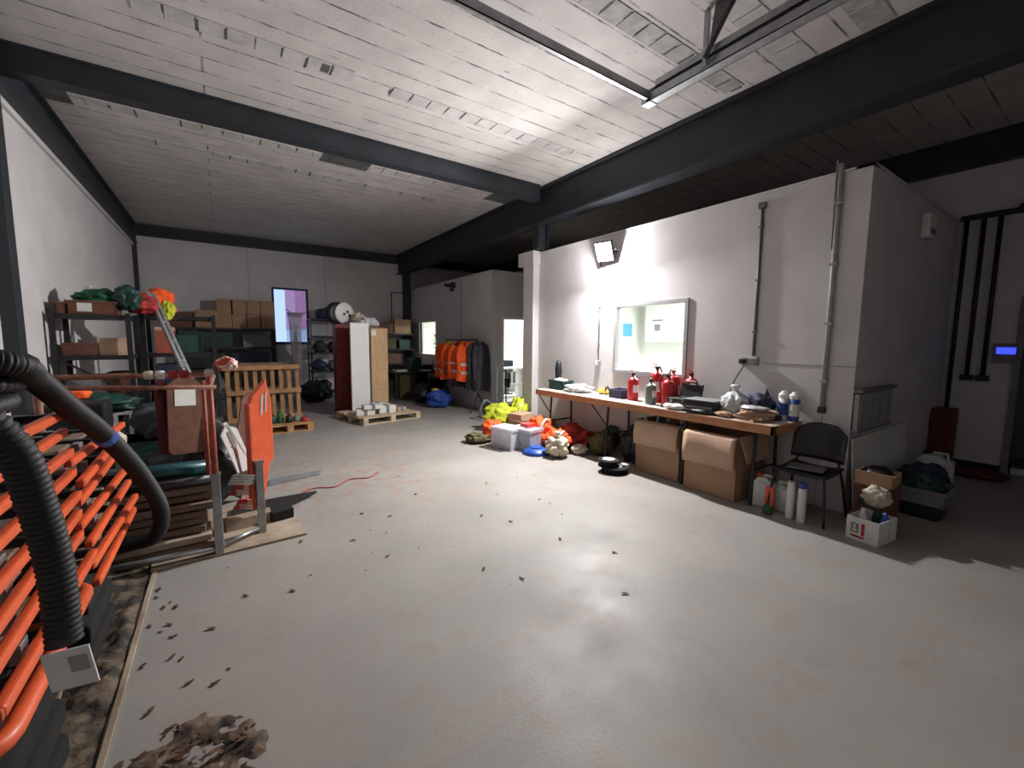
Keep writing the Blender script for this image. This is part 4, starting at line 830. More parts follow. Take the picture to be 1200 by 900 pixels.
# small black rack left of the locker
rack('metal_shelving', 'small black rack with clutter left of the maroon locker', 'shelving', (1.98, 12.3, 0), (.9, .5, 2.15), (.2, .75, 1.25, 1.7, 2.15), boardm='navy')
for k, (x, z, m_, lb) in enumerate(((2.2, .75, 'navy', 'blue grey bundle on the second shelf of the small black rack'), (2.6, .75, 'midgrey', 'pale bundle on the second shelf of the small black rack'), (2.25, 1.25, 'grey', 'dark bundle on the third shelf of the small black rack'), (2.62, 1.25, 'darkred', 'red bundle on the third shelf of the small black rack'), (2.3, .2, 'black', 'black sack on the lowest shelf of the small black rack'), (2.35, 2.15, 'navy', 'blue grey bundle on the top of the small black rack'))):
    softbag('tool_bundle', lb, 'bundle', (x, 12.55, z), (.38, .34, .3), m_, 85+k, .45, sub=3)
softbag('black_sack', 'black sack on the floor in front of the small black rack', 'sack', (1.95, 11.7, 0), (.7, .5, .55), 'black', 95, .35)

# ================================================================== back shelving below the window
rack('metal_shelving', 'long black shelving along the back wall under the cardboard boxes', 'shelving', (-.85, 12.4, 0), (2.0, .6, 1.86), (.3, .9, 1.4, 1.86), post=.05)
bxs = []
for i, (x, w_, h_) in enumerate(((-.72, .42, .34), (-.22, .46, .42))): bxs.append(('cardboard_box', ['smaller dark cardboard box at the left end of the back shelving', 'second cardboard box from the left on the back shelving'][i], 'box', x, 12.7, 1.86, w_, .4, h_, 'brown' if i == 0 else 'card'))
k = 0
wh = ['first', 'second', 'third', 'fourth', 'fifth', 'sixth']
for i, x in enumerate((.12, .42, .72, 1.02)):
    for j in range(2): bxs.append(('cardboard_box', '%s carton from the left, %s row of the stack on the back shelving' % (wh[i], ['lower', 'upper'][j]), 'box', x, 12.7, 1.86+.35*j, .285, .4, .345, 'card'))
bxs += [('plastic_box', 'wide dark green crate on the back shelving below the boxes', 'crate', -.2, 12.65, 1.4, .9, .4, .36, 'dkgreen'), ('plastic_box', 'dark grey crate right of the dark green crate on the back shelving', 'crate', .75, 12.65, 1.4, .6, .4, .3, 'midgrey'),
 ('plastic_box', 'dark blue crate on the lower back shelf', 'crate', .6, 12.65, .9, .8, .4, .36, 'navy'), ('plastic_box', 'black crate on the left of the lower back shelf', 'crate', -.35, 12.65, .9, .7, .4, .36, 'black'), ('plastic_box', 'black crate on the lowest back shelf', 'crate', .1, 12.65, .3, 1.0, .4, .4, 'black')]
boxes(bxs)
softbag('grey_sack', 'grey sack in front of the dark crates below the back shelving', 'sack', (-.3, 12.0, .0), (.6, .5, .9), 'midgrey', 101, .3)
fr = thing('polythene_roll', 'tall roll of translucent polythene standing before the back window', 'roll', (1.62, 12.3, 0))
MB().lathe([(.10, .0), (.10, 1.0), (.13, 1.5), (.15, 2.1), (.19, 2.28), (.13, 2.2)], n=18).build('sheet', 'film', fr, smooth=True); MB().cyl((0, 0, 0), (0, 0, 2.0), .035).build('core', 'cardlt', fr)
MB().tube(spline([(-.19, -.1, 2.35), (-.05, -.14, 2.2), (.05, -.12, 2.15), (.22, -.1, 2.3)]), .025, 8).build('torn_edge', 'film', fr, smooth=True)

# upright pallets and small crate
def upright_pallet(label, loc, rot, w, h, n, m):
    o = thing('wooden_pallet', label, 'pallet', loc, rot=rot)
    for k in range(n):
        xx = -w/2+.04+k*(w-.08)/(n-1); MB().b2((xx-.036, .0, 0), (xx+.036, .02, h)).build('slat', m, o, bevel=.002)
    for zz in (.05, h*.52, h-.05):
        MB().b2((-w/2, -.10, zz-.045), (w/2, -.08, zz+.045)).build('cross_board', m, o, bevel=.002)
        for xx in (-w/2+.05, 0, w/2-.05): MB().b2((xx-.05, -.08, zz-.04), (xx+.05, .0, zz+.04)).build('block', m, o)
    return o
upright_pallet('orange brown pallet standing upright in front of the back shelving, nearest', (.68, 9.6, 0), (R(-5), 0, R(4)), 1.28, 1.09, 9, 'pallet')
upright_pallet('darker pallet leaning behind the upright orange brown pallet', (.46, 9.92, 0), (R(-5), 0, R(-3)), 1.2, 1.13, 7, 'oldwood')
o = pallet('small_pallet', 'small wooden pallet on the floor with bottles on it', (.90, 8.35, 0), R(5), (.75, .55), 'pallet', 4)
for k, (x, y, m_, h, lb) in enumerate(((.68, 8.3, 'dkgreen', .16, 'dark green bottle at the left of the small pallet'), (.80, 8.38, 'green', .2, 'green bottle second on the small pallet'), (.93, 8.3, 'black', .15, 'black tin in the middle of the small pallet'), (1.06, 8.36, 'midgrey', .12, 'grey tin on the right of the small pallet'), (1.18, 8.3, 'red', .08, 'low red tin at the right end of the small pallet'))):
    tag(MB().lathe([(.05, 0), (.055, .01), (.055, h*.7), (.03, h*.85), (.025, h)], n=14).build('bottle' if 'bottle' in lb else 'tin', m_, smooth=True), lb, 'bottle' if 'bottle' in lb else 'tin', loc=(x, y, .142))

# ================================================================== racks by the left wall
rk = rack('metal_shelving', 'black shelving rack in the left corner holding crates and green netting', 'shelving', (-1.49, 6.6, 0), (.62, .52, 1.88), (.35, .95, 1.40, 1.86), post=.045)
for a_, b_ in (((0, -.01, 1.38), (.62, -.01, .95)), ((0, -.01, .95), (.62, -.01, .4))): MB().cyl(a_, b_, .012).build('brace', 'blackm', rk)
rack('metal_shelving', 'second black shelving rack behind the silver ladder', 'shelving', (-.82, 7.3, 0), (.75, .5, 1.92), (.35, .95, 1.40, 1.90), post=.045)
crate('red_crate', 'red brown plastic crate with white label at the top of the left rack', 'crate', (-1.17, 6.82, 1.86), (.40, .36, .15), 'brown', parts=True)
MB().b2((-.12, -.185, .03), (0, -.182, .13)).build('white_label', 'paper', bpy.data.objects['red_crate'])
crate('brown_crate', 'small brown crate at the left edge of the rack top', 'crate', (-1.42, 6.8, 1.86), (.09, .3, .13), 'brown')
softbag('green_netting', 'heap of green netting in the red brown crate', 'netting', (-1.1, 6.85, 1.98), (.46, .34, .17), 'green', 111, .5)
softbag('white_bag', 'small pale bag sticking up behind the green netting', 'bag', (-1.22, 6.98, 2.01), (.16, .12, .2), 'bag', 112, .5, sub=3)
softbag('orange_netting', 'red orange bundle at the right of the rack top', 'bundle', (-.78, 6.95, 1.9), (.3, .3, .22), 'redcloth', 113, .5)
softbag('black_cable_coil', 'black cable heap spilling over the rack edge beside the green netting', 'cables', (-.88, 6.75, 1.92), (.26, .26, .28), 'dkgreen', 114, .45)
softbag('hivis_heap', 'red orange hi-vis heap on top of the second rack', 'clothing', (-.66, 7.5, 1.9), (.32, .4, .36), 'hivis', 115, .55)
softbag('hivis_heap', 'yellow hi-vis vest hanging off the second rack', 'clothing', (-.56, 7.34, 1.84), (.15, .2, .26), 'hivisy', 116, .5)
softbag('hivis_heap', 'pink red cloth on the front of the second rack', 'clothing', (-.68, 7.4, 1.9), (.3, .3, .1), 'redcloth', 117, .4)
for k, (x, z, w_, h_, m_, lb) in enumerate(((-1.3, 1.4, .3, .14, 'brown', 'red brown flat box on the upper shelf of the left rack'), (-1.02, 1.4, .26, .2, 'cardlt', 'tan box on the upper shelf of the left rack'), (-1.28, .95, .34, .22, 'midgrey', 'grey box on the middle shelf of the left rack'), (-1.0, .95, .2, .25, 'brown', 'brown box on the middle shelf of the left rack'), (-1.2, .35, .4, .3, 'black', 'black crate on the lowest shelf of the left rack'))):
    boxes([('storage_box', lb, 'box', x, 6.85, z, w_, .34, h_, m_)])
for k, (x, z, w_, h_, m_, lb) in enumerate(((-.62, 1.4, .2, .3, 'rustred', 'red box with cream lid on the upper shelf of the second rack'), (-.35, 1.4, .26, .25, 'dkgreen', 'dark green box on the upper shelf of the second rack'), (-.6, .95, .25, .3, 'navy', 'dark blue box on the middle shelf of the second rack'), (-.3, .95, .22, .22, 'black', 'black box on the middle shelf of the second rack'), (-.45, .35, .5, .3, 'brown', 'brown box on the lowest shelf of the second rack'))):
    boxes([('storage_box', lb, 'box', x, 7.55, z, w_, .34, h_, m_)])
tag(MB().b2((-.1, -.16, 0), (.1, .16, .05)).build('cream_tray', 'cardlt', bevel=.003), 'cream lid on the red box of the second rack', 'lid', loc=(-.62, 7.55, 1.702))
wm = thing('wall_hook_rack', 'small blue and black coat hooks high on the left wall corner', 'hooks', (-1.53, 11.0, 2.45)); MB().b2((0, -.3, 0), (.03, .3, .05)).build('bar', 'midgrey', wm)
for y in (-.2, 0, .2): MB().tube([(.03, y, .02), (.09, y, .0), (.09, y, .06)], .012).build('hook', 'navy', wm)
# ladder
la = thing('aluminium_ladder', 'silver extension ladder leaning diagonally against the second rack', 'ladder', (0, 0, 0))
A, B = Vector((-.72, 7.05, 2.17)), Vector((.02, 5.95, .0)); dv = (B-A).normalized(); sd = Vector((-.5, -.35, 0)).normalized()*.0
side = dv.cross(Vector((.83, .55, 0))).normalized()
wv = Vector((.03, .22, 0))
q_ = Matrix((Vector((.95, .3, 0)).normalized(), dv.cross(Vector((.95, .3, 0)).normalized()).normalized(), dv)).transposed()
for s in (0, 1): MB().box((A+B)/2+wv*s, (.028, .07, (B-A).length), q_).build('side_rail', 'alu', la)
for k in range(9): c0 = A+(B-A)*(k+.5)/9; MB().cyl(c0, c0+wv, .014).build('rung', 'alu', la)
MB().box(A+(B-A)*.42, (.05, .09, .07), q_).build('lock_bracket', 'galv', la)
for s in (0, 1): MB().box(B+wv*s+Vector((0, 0, .02)), (.05, .09, .04), q_).build('rubber_foot', 'rubber', la)

# clutter between rack and stillage
boxes([('storage_box', 'dark crate on the floor in front of the left rack', 'crate', -1.15, 5.9, 0, .6, .5, .55, 'black'), ('storage_box', 'grey box on the dark crate in front of the left rack', 'box', -1.2, 5.9, .55, .5, .4, .3, 'midgrey'), ('storage_box', 'dark green crate on the floor behind the timber stack', 'crate', -.5, 5.6, 0, .6, .5, .6, 'dkgreen')])
softbag('green_netting', 'dark green netting heap on the grey box', 'netting', (-1.05, 5.75, .85), (.6, .4, .2), 'dkgreen', 121, .5)
softbag('work_bag', 'dark bag heap behind the stillage with tools', 'bag', (-.45, 5.5, .6), (.6, .45, .35), 'grey', 122, .5)
softbag('cream_sack', 'cream and tan sack behind the stillage', 'sack', (-.95, 5.1, .0), (.4, .35, .85), 'cream', 123, .35)
softbag('black_sack', 'black sack heap on the floor behind the teal tube', 'sack', (-.2, 4.9, 0), (.7, .5, .8), 'black', 124, .4)
softbag('orange_cloth', 'small orange cloth behind the black hose near the stillage rails', 'cloth', (-1.02, 4.9, 1.08), (.2, .2, .12), 'hivis', 125, .4, sub=3)
tag(MB().b2((-.2, -.15, 0), (.2, .15, 1.06)).build('tall_bin', 'black', bevel=.02), 'tall black bin under the small orange cloth', 'bin', loc=(-1.02, 4.95, 0))

# ================================================================== stillage, sheets, boards
SY = 3.72
o = thing('plywood_sheet', 'muddy plywood sheet lying under the stillage', 'plywood', (-.08, 4.2, 0), R(3)); MB().b2((-.42, -.52, 0), (.56, .45, .018)).build('sheet', 'ply', o)
o = thing('plywood_sheet', 'second plywood sheet lying under the timber stack at the left', 'plywood', (-.72, 4.3, .018), R(-2)); MB().b2((-.6, -.5, 0), (.45, .5, .018)).build('sheet', 'ply', o)
sg = thing('steel_stillage', 'red brown tubular steel stillage frame with grey sockets, nearest the orange barriers', 'stillage', (-.08, SY, 0))
def tb_(name, a, b, r, m): MB().cyl(a, b, r, 12).build(name, m, sg, smooth=True)
for (x, y) in ((0, 0), (.29, .22)):
    MB().b2((x-.028, y-.028, .018), (x+.028, y+.028, .60)).build('socket_post', 'galv', sg, bevel=.004)
    MB().b2((x-.034, y-.034, .6), (x+.034, y+.034, .62)).build('socket_rim', 'galv', sg)
for (x, y) in ((-.85, 0), (-.85, .45)): MB().b2((x-.025, y-.025, .04), (x+.025, y+.025, .60)).build('socket_post', 'galv', sg)
tb_('upright', (0, 0, .6), (0, 0, 1.36), .02, 'rustred'); tb_('upright', (-.04, .05, .6), (-.04, .05, 1.30), .015, 'rustred'); tb_('upright', (-.85, 0, .6), (-.85, 0, 1.36), .02, 'rust')
tb_('top_rail', (-.95, 0, 1.355), (.02, 0, 1.345), .017, 'rust'); tb_('top_rail', (-.86, -.10, 1.30), (.04, -.10, 1.262), .015, 'rust')
tb_('end_rail', (0, -.1, 1.26), (.02, .45, 1.30), .016, 'rust'); tb_('base_rail', (0, 0, .06), (.29, .22, .06), .014, 'galv'); tb_('base_rail', (-.85, 0, .07), (0, 0, .06), .02, 'galv')
for k, (x, m_) in enumerate(((-.33, 'cream'), (-.27, 'paper'), (-.20, 'redcloth'), (-.14, 'redcloth'), (.0, 'cream'))):
    MB().lathe([(.019, -.025), (.028, -.02), (.03, .02), (.02, .028)], (x, 0, 1.352), n=10, axis='X').build('tape_wrap', m_, sg, smooth=True)
softbag('tape_tangle', 'tangled red and white barrier tape on the stillage corner', 'tape', (.03, SY+.02, 1.365), (.13, .13, .10), 'skin_tape', 131, .35, 3)
# orange board with reflective slots
ob_ = thing('orange_barrier_board', 'upright bright orange plastic barrier board standing in the stillage socket', 'barrier board', (.245, 4.02, 0), R(30))
pts = [(-.10, .20), (.00, .32), (.045, .56), (.085, .60), (.085, 1.10), (.06, 1.18), (.04, 1.27), (-.02, 1.20), (-.085, 1.14), (-.11, 1.05), (-.10, .85), (-.12, .7), (-.095, .6), (-.10, .4)]
MB().prism(pts, -.022, .022, 'Y').build('board', 'orange', ob_, bevel=.008)
MB().prism([(-.02, .98), (-.005, .98), (.01, 1.14), (-.005, 1.15)], -.025, -.022, 'Y').prism([(.02, 1.0), (.032, 1.0), (.045, 1.16), (.032, 1.17)], -.025, -.022, 'Y').build('slot_sticker', 'reflect', ob_)
MB().b2((-.12, -.03, .3), (-.09, .03, 1.08)).build('spine', 'orangebar', ob_, bevel=.006)
# leaning sign boards
def board(label, loc, d, rot, m, m2, name='sign_board'):
    o = thing(name, label, 'board', loc, rot=rot); w_, h_ = d
    pts = [(-w_/2+.03, 0), (w_/2-.03, 0), (w_/2, .03), (w_/2, h_-.08), (w_/2-.08, h_), (-w_/2+.08, h_), (-w_/2, h_-.08), (-w_/2, .03)]
    MB().prism(pts, -.008, .008, 'Y').build('panel', m, o, bevel=.003); MB().b2((-w_/2+.05, -.012, h_*.62), (w_/2-.06, -.008, h_*.85)).build('pale_patch', m2, o)
    return o
board('brown sign board with pale patch leaning behind the red upright', (-.28, 4.5, .62), (.26, .66), (R(-8), R(4), R(20)), 'brown', 'paper')
board('narrow maroon board leaning left of the brown sign board', (-.42, 4.55, .62), (.1, .62), (R(-8), 0, R(10)), 'darkred', 'darkred')
board('large white and brown board leaning right of the red uprights', (.13, 4.5, .42), (.24, .72), (R(-6), R(14), R(25)), 'brown', 'brown')
board('white pointed board leaning behind the orange board', (.14, 4.25, .42), (.14, .5), (R(-6), R(-16), R(30)), 'paper', 'midgrey')
tt = thing('teal_tube', 'dark teal painted steel tube lying across the timber stack', 'tube', (-.45, 3.88, .66), R(0)); MB().cyl((-.42, 0, 0), (.38, .02, -.03), .055, 16).build('tube', 'teal', tt, smooth=True); MB().cyl((.38, .02, -.03), (.39, .02, -.03), .045, 16).build('end_cap', 'blackm', tt); MB().box((.34, -.05, -.02), (.03, .02, .07)).build('bracket', 'galv', tt)
tt = thing('black_tube', 'black tube lying just below the teal tube on the timber stack', 'tube', (-.45, 3.84, .56), 0); MB().cyl((-.42, 0, 0), (.36, .02, -.01), .04, 16).build('tube', 'black', tt, smooth=True); MB().cyl((.36, .02, -.01), (.37, .02, -.01), .03).build('end_cap', 'galv', tt)
zs = .037; wh2 = ['bottom', 'second lowest', 'third lowest', 'fourth lowest', 'fifth lowest', 'sixth lowest', 'seventh lowest', 'topmost']
for k in range(8):
    ln = rnd.uniform(.72, .86); dy = rnd.uniform(-.04, .04)
    o = thing('timber_plank', '%s weathered plank of the timber stack inside the stillage' % wh2[k], 'plank', (-.52, 3.98+dy, zs), rnd.uniform(-.05, .05), 'planks in the timber stack')
    MB().b2((-ln/2, -.16, 0), (ln/2, .13, .045)).build('plank', 'oldwood' if k != 1 else 'ply', o, bevel=.003); MB().b2((ln/2-.002, -.155, .004), (ln/2+.002, .125, .041)).build('end_band', 'midgrey' if k % 3 else 'rust', o); zs += .062 if k > 1 else .058
o = thing('timber_plank', 'short pale plank on the plywood between the grey posts', 'plank', (.1, 4.15, .018), R(10)); MB().b2((-.15, -.06, 0), (.2, .06, .09)).build('plank', 'ply', o, bevel=.004)
o = thing('rubber_foot_mat', 'black pointed rubber mat lying on the floor behind the grey posts', 'mat', (.34, 4.5, .02), R(8)); MB().prism([(-.35, -.1), (.05, -.14), (.42, .08), (.05, .14), (-.3, .14)], 0, .03).build('mat', 'rubber', o, bevel=.006)
o = thing('rubber_block', 'small black rubber block on the plywood beside the second grey post', 'block', (.36, 4.15, .018), R(10)); MB().b2((-.08, -.06, 0), (.10, .06, .09)).build('block', 'rubber', o, bevel=.01)
for k, (x, y, z, m_, lb) in enumerate(((.09, 3.98, .45, 'reflect', 'white coiled rope hanging highest between the stillage posts'), (.10, 4.05, .34, 'skin_tape', 'red and white coiled tape hanging between the stillage posts'), (.12, 4.1, .2, 'skin_tape', 'lowest coil of pink tape between the stillage posts'))):
    mb = MB()
    for q in range(4): mb.tube([(.09*math.cos(a*.5236)+.01*q, .07*math.sin(a*.5236), .02*q+.012*math.sin(a)) for a in range(12)], .011, 6, closed=True)
    o = thing('rope_coil', lb, 'rope', (x, y, z-.0)); mb.build('coil', m_, o, smooth=True); MB().tube(spline([(.0, .0, .06), (-.03, .02, .25), (-.06, -.0, .75-z)]), .008, 6).build('tail', m_, o)
tag(MB().tube(spline([(.55, 4.7, .008), (.75, 4.85, .008), (.95, 4.78, .008), (1.15, 4.95, .008), (1.35, 4.9, .008), (1.5, 5.05, .008)]), .006, 6).build('red_string', 'redcloth', smooth=True), 'thin red string trailing across the floor right of the orange board', 'string')
o = thing('flat_offcut', 'grey flat offcut on the floor beyond the orange board', 'offcut', (.62, 5.35, 0), R(15)); MB().prism([(-.3, -.08), (.25, -.1), (.33, .02), (-.2, .12)], 0, .02).build('offcut', 'midgrey', o)

# ================================================================== orange barriers, hoses
def barrier(name='orange_barrier'):
    o = thing(name, 'x', 'barrier', (0, 0, 0))
    w_, d_ = .86, .98
    for sx in (-1, 1):
        MB().box((sx*(w_/2-.02), 0, 0), (.034, d_, .037)).build('side_rail', 'orange', o, bevel=.012, seg=3)
        for sy in (-1, 1): MB().box((sx*(w_/2-.02), sy*(d_/2+.004), 0), (.026, .014, .03)).build('end_cap', 'orangebar', o, bevel=.004)
    for k in range(4): MB().box((-w_/2+.16+k*.18, 0, -.006), (.07, d_-.08, .014)).build('infill_board', ['oldwood', 'blackm', 'midgrey', 'oldwood'][k], o, bevel=.003)  # weathered infill; the darker boards put the shade of the gaps into the colour
    for yy in (-.33, .0, .31): MB().box((0, yy, 0), (w_-.08, .035, .03)).build('cross_member', 'blackm', o, bevel=.004)
    MB().box((w_/2-.06, -.2, .004), (.03, .06, .06)).build('clamp', 'galv', o, bevel=.004)
    return o
def loop_barrier():
    o = thing('orange_barrier', 'lowest orange barrier of the near stack with rounded tubular ends', 'barrier', (-.93, 1.93, .575)); w_, d_ = .86, .9; pth = []
    for (cx, cy, a0) in ((w_/2-.09, d_/2-.09, 0), (-w_/2+.09, d_/2-.09, 90), (-w_/2+.09, -d_/2+.09, 180), (w_/2-.09, -d_/2+.09, 270)):
        for k in range(5): a = R(a0+k*22.5); pth.append((cx+.09*math.cos(a), cy+.09*math.sin(a), 0))
    MB().tube(pth, .026, 10, closed=True).build('frame', 'orange', o, smooth=True)
    for yy in (-.2, .2): MB().cyl((-w_/2, yy, 0), (w_/2, yy, 0), .016).build('bar', 'orangebar', o)
loop_barrier()
b0 = barrier(); nb = 0
nth = ['lowest', 'second lowest', 'third lowest', 'fourth lowest', 'fifth lowest', 'sixth lowest', 'seventh lowest', 'eighth lowest', 'topmost']
for k in range(8):
    loc = (-.925-.008*k+rnd.uniform(-.015, .015), 2.0+.012*k+rnd.uniform(-.02, .02), .665+.088*k)
    lb = '%s straight orange barrier rail set in the near stack beside the corrugated hose' % (nth[k] if k < 7 else 'topmost')
    if k == 0: b0.location = loc; b0['label'] = lb; b0['group'] = 'orange barriers in the near stack'
    else: dup(b0, loc, rnd.uniform(-.03, .03), lb, 'orange barriers in the near stack')
for k in range(7):
    dup(b0, (-.925+rnd.uniform(-.02, .02)-.006*k, 2.99+rnd.uniform(-.03, .03), .52+.092*k), rnd.uniform(-.03, .03), '%s orange barrier in the far stack behind the near one' % (nth[k] if k < 6 else 'topmost'), 'orange barriers in the far stack')
def rubfoot(loc, d, label, rz=0, g_=None):
    o = thing('rubber_barrier_foot', label, 'barrier foot', loc, rz, g_); x, y, z = d
    MB().prism([(-x/2, 0), (x/2, 0), (x/2, z*.6), (x/2-.08, z), (-x/2+.08, z), (-x/2, z*.6)], -y/2, y/2, 'Y').build('body', 'rubber', o, bevel=.01); MB().b2((-.05, -.03, z), (.05, .03, z+.004)).build('slot', 'black', o); return o
for k in range(4):
    rubfoot((-.98, 1.95, .0+.142*k), (.84, .5, .136), '%s black rubber barrier foot under the near orange stack' % ['bottom', 'second', 'third', 'uppermost'][k], 0, 'rubber feet under the near stack')
for k in range(3):
    rubfoot((-.98, 2.95, .0+.142*k), (.8, .5, .136), '%s black rubber barrier foot under the far orange stack' % ['bottom', 'middle', 'uppermost'][k], 0, 'rubber feet under the far stack')
rubfoot((-1.0, 1.2, 0), (.95, .6, .5), 'large black rubber block in the dark lower left corner')

def corr(path, r, pitch=.016):
    pts = spline(path, 10); ln = [0]
    for a, b in zip(pts, pts[1:]): ln.append(ln[-1]+(b-a).length)
    n = int(ln[-1]/(pitch/4)); out = []; j = 0
    for i in range(n+1):
        s = ln[-1]*i/n
        while j < len(pts)-2 and ln[j+1] < s: j += 1
        out.append(pts[j].lerp(pts[j+1], (s-ln[j])/max(1e-6, ln[j+1]-ln[j])))
    mb = MB(); mb.tube(out, lambda i: r*(1+.05*(1 if (i % 4) in (0, 1) else -1)), 18); return mb
hz = thing('corrugated_hose', 'thick black corrugated hose draped over the orange barriers', 'hose', (0, 0, 0))
corr([(-1.2, 1.55, 1.46), (-.95, 1.5, 1.50), (-.68, 1.46, 1.53), (-.50, 1.45, 1.46), (-.42, 1.48, 1.34), (-.40, 1.52, 1.18), (-.385, 1.54, 1.0), (-.38, 1.53, .80)], .036).build('hose', 'hose', hz, smooth=True)
o = MB().b2((-.05, -.002, -.06), (.05, .002, .05)).build('label_card', 'paper', hz); o.location = (-.36, 1.47, .76); o.rotation_euler = (R(4), R(-6), R(-18))
o = MB().b2((-.01, -.004, -.025), (.03, -.002, .02)).build('printed_mark', 'conduitlt', hz); o.location = (-.35, 1.467, .77); o.rotation_euler = (R(4), R(-6), R(-18))
hz = thing('black_hose', 'long black flexible hose arching from the left wall down to the muddy floor', 'hose', (0, 0, 0))
corr([(-.9, 1.9, 1.56), (-.57, 2.0, 1.52), (-.55, 2.2, 1.45), (-.515, 2.4, 1.32), (-.47, 2.7, 1.14), (-.40, 3.0, .87), (-.345, 3.2, .58), (-.40, 3.38, .36), (-.56, 3.6, .25), (-.75, 3.7, .2)], .04, .012).build('hose', 'hose', hz, smooth=True)
MB().cyl((-.477, 2.685, 1.15), (-.468, 2.72, 1.123), .0455, 18).build('blue_highlight', 'blue', hz)  # small highlight on the hose, painted as a narrow blue ring
for k in range(4):
    pts = [(.40*math.cos(a*.2618)*(1-.03*k), .30*math.sin(a*.2618), .0+.01*math.sin(a*.8+k)) for a in range(24)]
    mb = MB(); mb.tube([p_ for p_ in spline(pts+[pts[0]], 12)][:-1], lambda i: .032*(1+.08*(1 if i % 4 < 2 else -1)), 10, closed=True)
    tag(mb.build('hose_coil', 'hose', smooth=True), ['lowest loop of black hose coiled on the orange barriers', 'second loop of black hose coiled on the orange barriers', 'third loop of black hose coiled on the orange barriers', 'topmost loop of black hose coiled on the orange barriers'][k], 'hose', 'black hose loops on the near stack', loc=(-1.02+.03*k, 2.05+.04*k, 1.305+.068*k))
softbag('cable_tidy', 'tan and white paper bundle on the far left above the hose coils', 'bundle', (-1.42, 2.9, 1.16), (.2, .4, .3), 'cream', 141, .5)
boxes([('storage_box', 'grey brown box against the left wall behind the orange barriers', 'box', -1.4, 3.75, 0, .24, .5, 1.1, 'midgrey')])

# ================================================================== muddy strip, leaves
def strip(name, x0, x1, y0, y1, m, amp, z0, nx=24, ny=140, seed=0, round_=False):
    mb = MB(); g_ = []
    for i in range(nx+1):
        row = []
        for j in range(ny+1):
            x = x0+(x1-x0)*i/nx; y = y0+(y1-y0)*j/ny
            h = z0+amp*(noise.noise(Vector((x*7+seed, y*5, 0)))+.6*noise.noise(Vector((x*19, y*16, seed))))
            e_ = min(i, nx-i, 2)/2*min(j, ny-j, 2)/2
            row.append(mb.bm.verts.new((x+.02*noise.noise(Vector((y*6, x, seed))), y, (max(.001, h*e_ if e_ < 1 else h) if not round_ else max(-.006, h-.03*max(0, ((x-(x0+x1)/2)/(x1-x0)*2)**2+((y-(y0+y1)/2)/(y1-y0)*2)**2-.35+.5*noise.noise(Vector((x*6, y*6, 3)))))))))
        g_.append(row)
    for i in range(nx):
        for j in range(ny): mb.bm.faces.new((g_[i][j], g_[i+1][j], g_[i+1][j+1], g_[i][j+1]))
    return mb.build(name, m, smooth=True)
o = strip('muddy_ground', -1.54, -.47, .3, 5.6, 'mud', .036, .020, 60, 300); o['kind'] = 'structure'; o.name = 'trim_muddy_strip'
st('trim_floor_edge', MB().b2((-.462, .3, 0), (-.44, 3.66, .012)), 'ply')
st('trim_floor_batten', MB().b2((-.70, .3, .0), (-.665, 3.6, .03)), 'oldwood')
o = strip('mud_heap', -.46, .10, 1.45, 2.12, 'mud', .02, .010, 60, 60, 5, True); o['kind'] = 'stuff'; o['label'] = 'small heap of dark mud and leaf litter at the lower left floor'; o['category'] = 'mud'
lm = []
for v in range(3):
    mb = MB(); rr_ = random.Random(v+3); n = 9; rim = []
    for k in range(n):
        a = 2*math.pi*k/n; q = rr_.uniform(.5, 1.15); rim.append((.034*q*math.cos(a), .018*q*math.sin(a), .004+.008*rr_.random()))
    c_ = mb.bm.verts.new((0, 0, .012)); vs = [mb.bm.verts.new(p_) for p_ in rim]
    for k in range(n): mb.bm.faces.new((c_, vs[k], vs[(k+1) % n]))
    o = mb.build('dead_leaf', 'leaf'); o['label'] = 'dead brown leaf lying on the grey floor'; o['category'] = 'leaf'; o['group'] = 'dead leaves scattered on the grey floor'; lm.append(o)
spots = []
rr_ = random.Random(12)
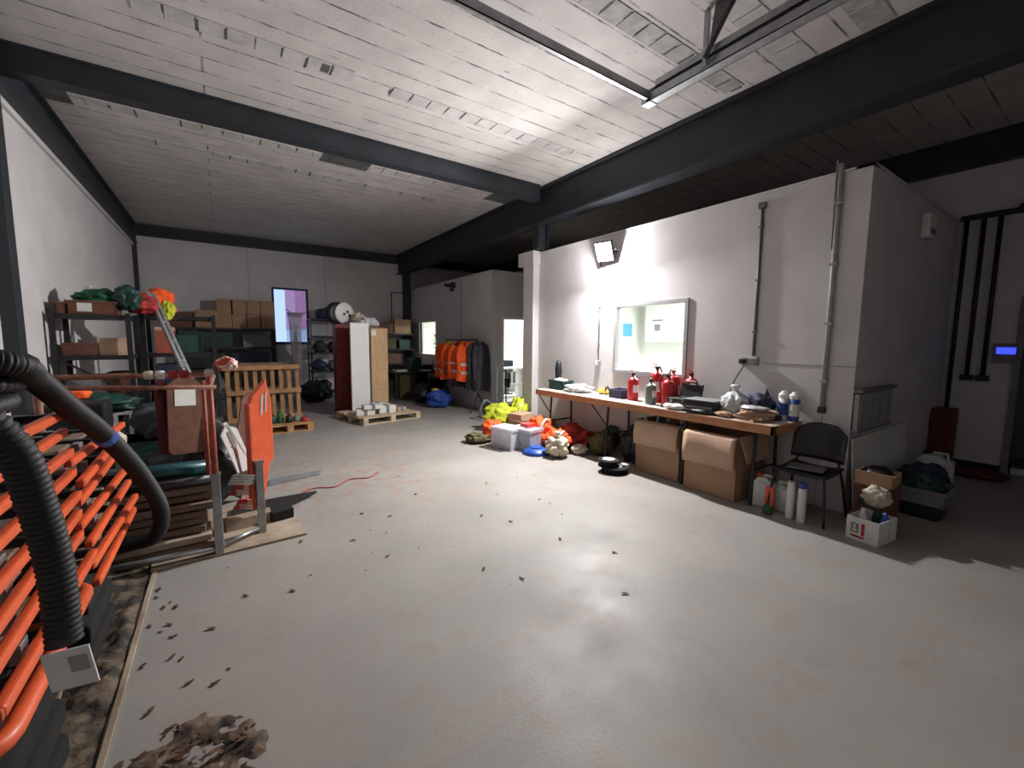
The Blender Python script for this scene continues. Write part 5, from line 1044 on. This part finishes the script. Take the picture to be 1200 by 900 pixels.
fixed = [(-.25, 2.1), (-.2, 2.35), (-.33, 2.25), (-.1, 2.28), (-.28, 2.6), (-.12, 2.75), (-.3, 3.1), (.05, 3.0), (.3, 2.9), (.45, 3.6), (.95, 3.0), (1.9, 3.25), (2.05, 3.0), (1.45, 2.45), (1.6, 2.2), (2.2, 2.5), (2.4, 2.1), (2.05, 1.7), (1.2, 3.7), (1.0, 3.9), (.8, 3.4), (1.6, 4.1), (2.4, 4.0)]
for (x, y) in fixed: spots.append((x, y, .75))
for k in range(14): spots.append((rr_.uniform(-.42, -.2), rr_.uniform(2.0, 3.4), rr_.uniform(.4, .8)))
for k in range(40):
    x, y = rr_.gauss(1.6, .9), rr_.gauss(3.6, 1.1)
    if x > -.3 and y > 1.6 and x < 3.6: spots.append((x, y, rr_.uniform(.2, .5)))
for k, (x, y, s) in enumerate(spots):
    o = lm[k] if k < 3 else lm[k % 3].copy()
    if k >= 3: C.objects.link(o)
    o.location = (x, y, .001); o.rotation_euler = (0, 0, rr_.uniform(0, 6.28)); o.scale = (s, s, s)
    if x < .1: o['label'] = 'dead brown leaf on the grey floor beside the muddy strip'; o['group'] = 'dead leaves beside the muddy strip'
    elif y > 3.7: o['label'] = 'small dead leaf on the floor between the stillage and the bench'; o['group'] = 'dead leaves between stillage and bench'
    else: o['label'] = 'dead brown leaf on the open middle of the grey floor'; o['group'] = 'dead leaves on the open middle floor'
mb = MB()
for k in range(70):
    c0 = Vector((rr_.uniform(-.42, .05), rr_.uniform(1.6, 2.0), rr_.uniform(.012, .03))); a = rr_.uniform(0, 6.28); q = rr_.uniform(.012, .03)
    u_ = Vector((math.cos(a), math.sin(a), rr_.uniform(-.2, .3)))*q; v_ = Vector((-math.sin(a), math.cos(a), rr_.uniform(-.2, .3)))*q*.5
    mb.quad([c0-u_, c0-v_, c0+u_, c0+v_])
lo = mb.build('leaf_litter', 'leaf'); lo['kind'] = 'stuff'; lo['label'] = 'brown leaf litter scattered over the small mud heap at the lower left'; lo['category'] = 'leaves'
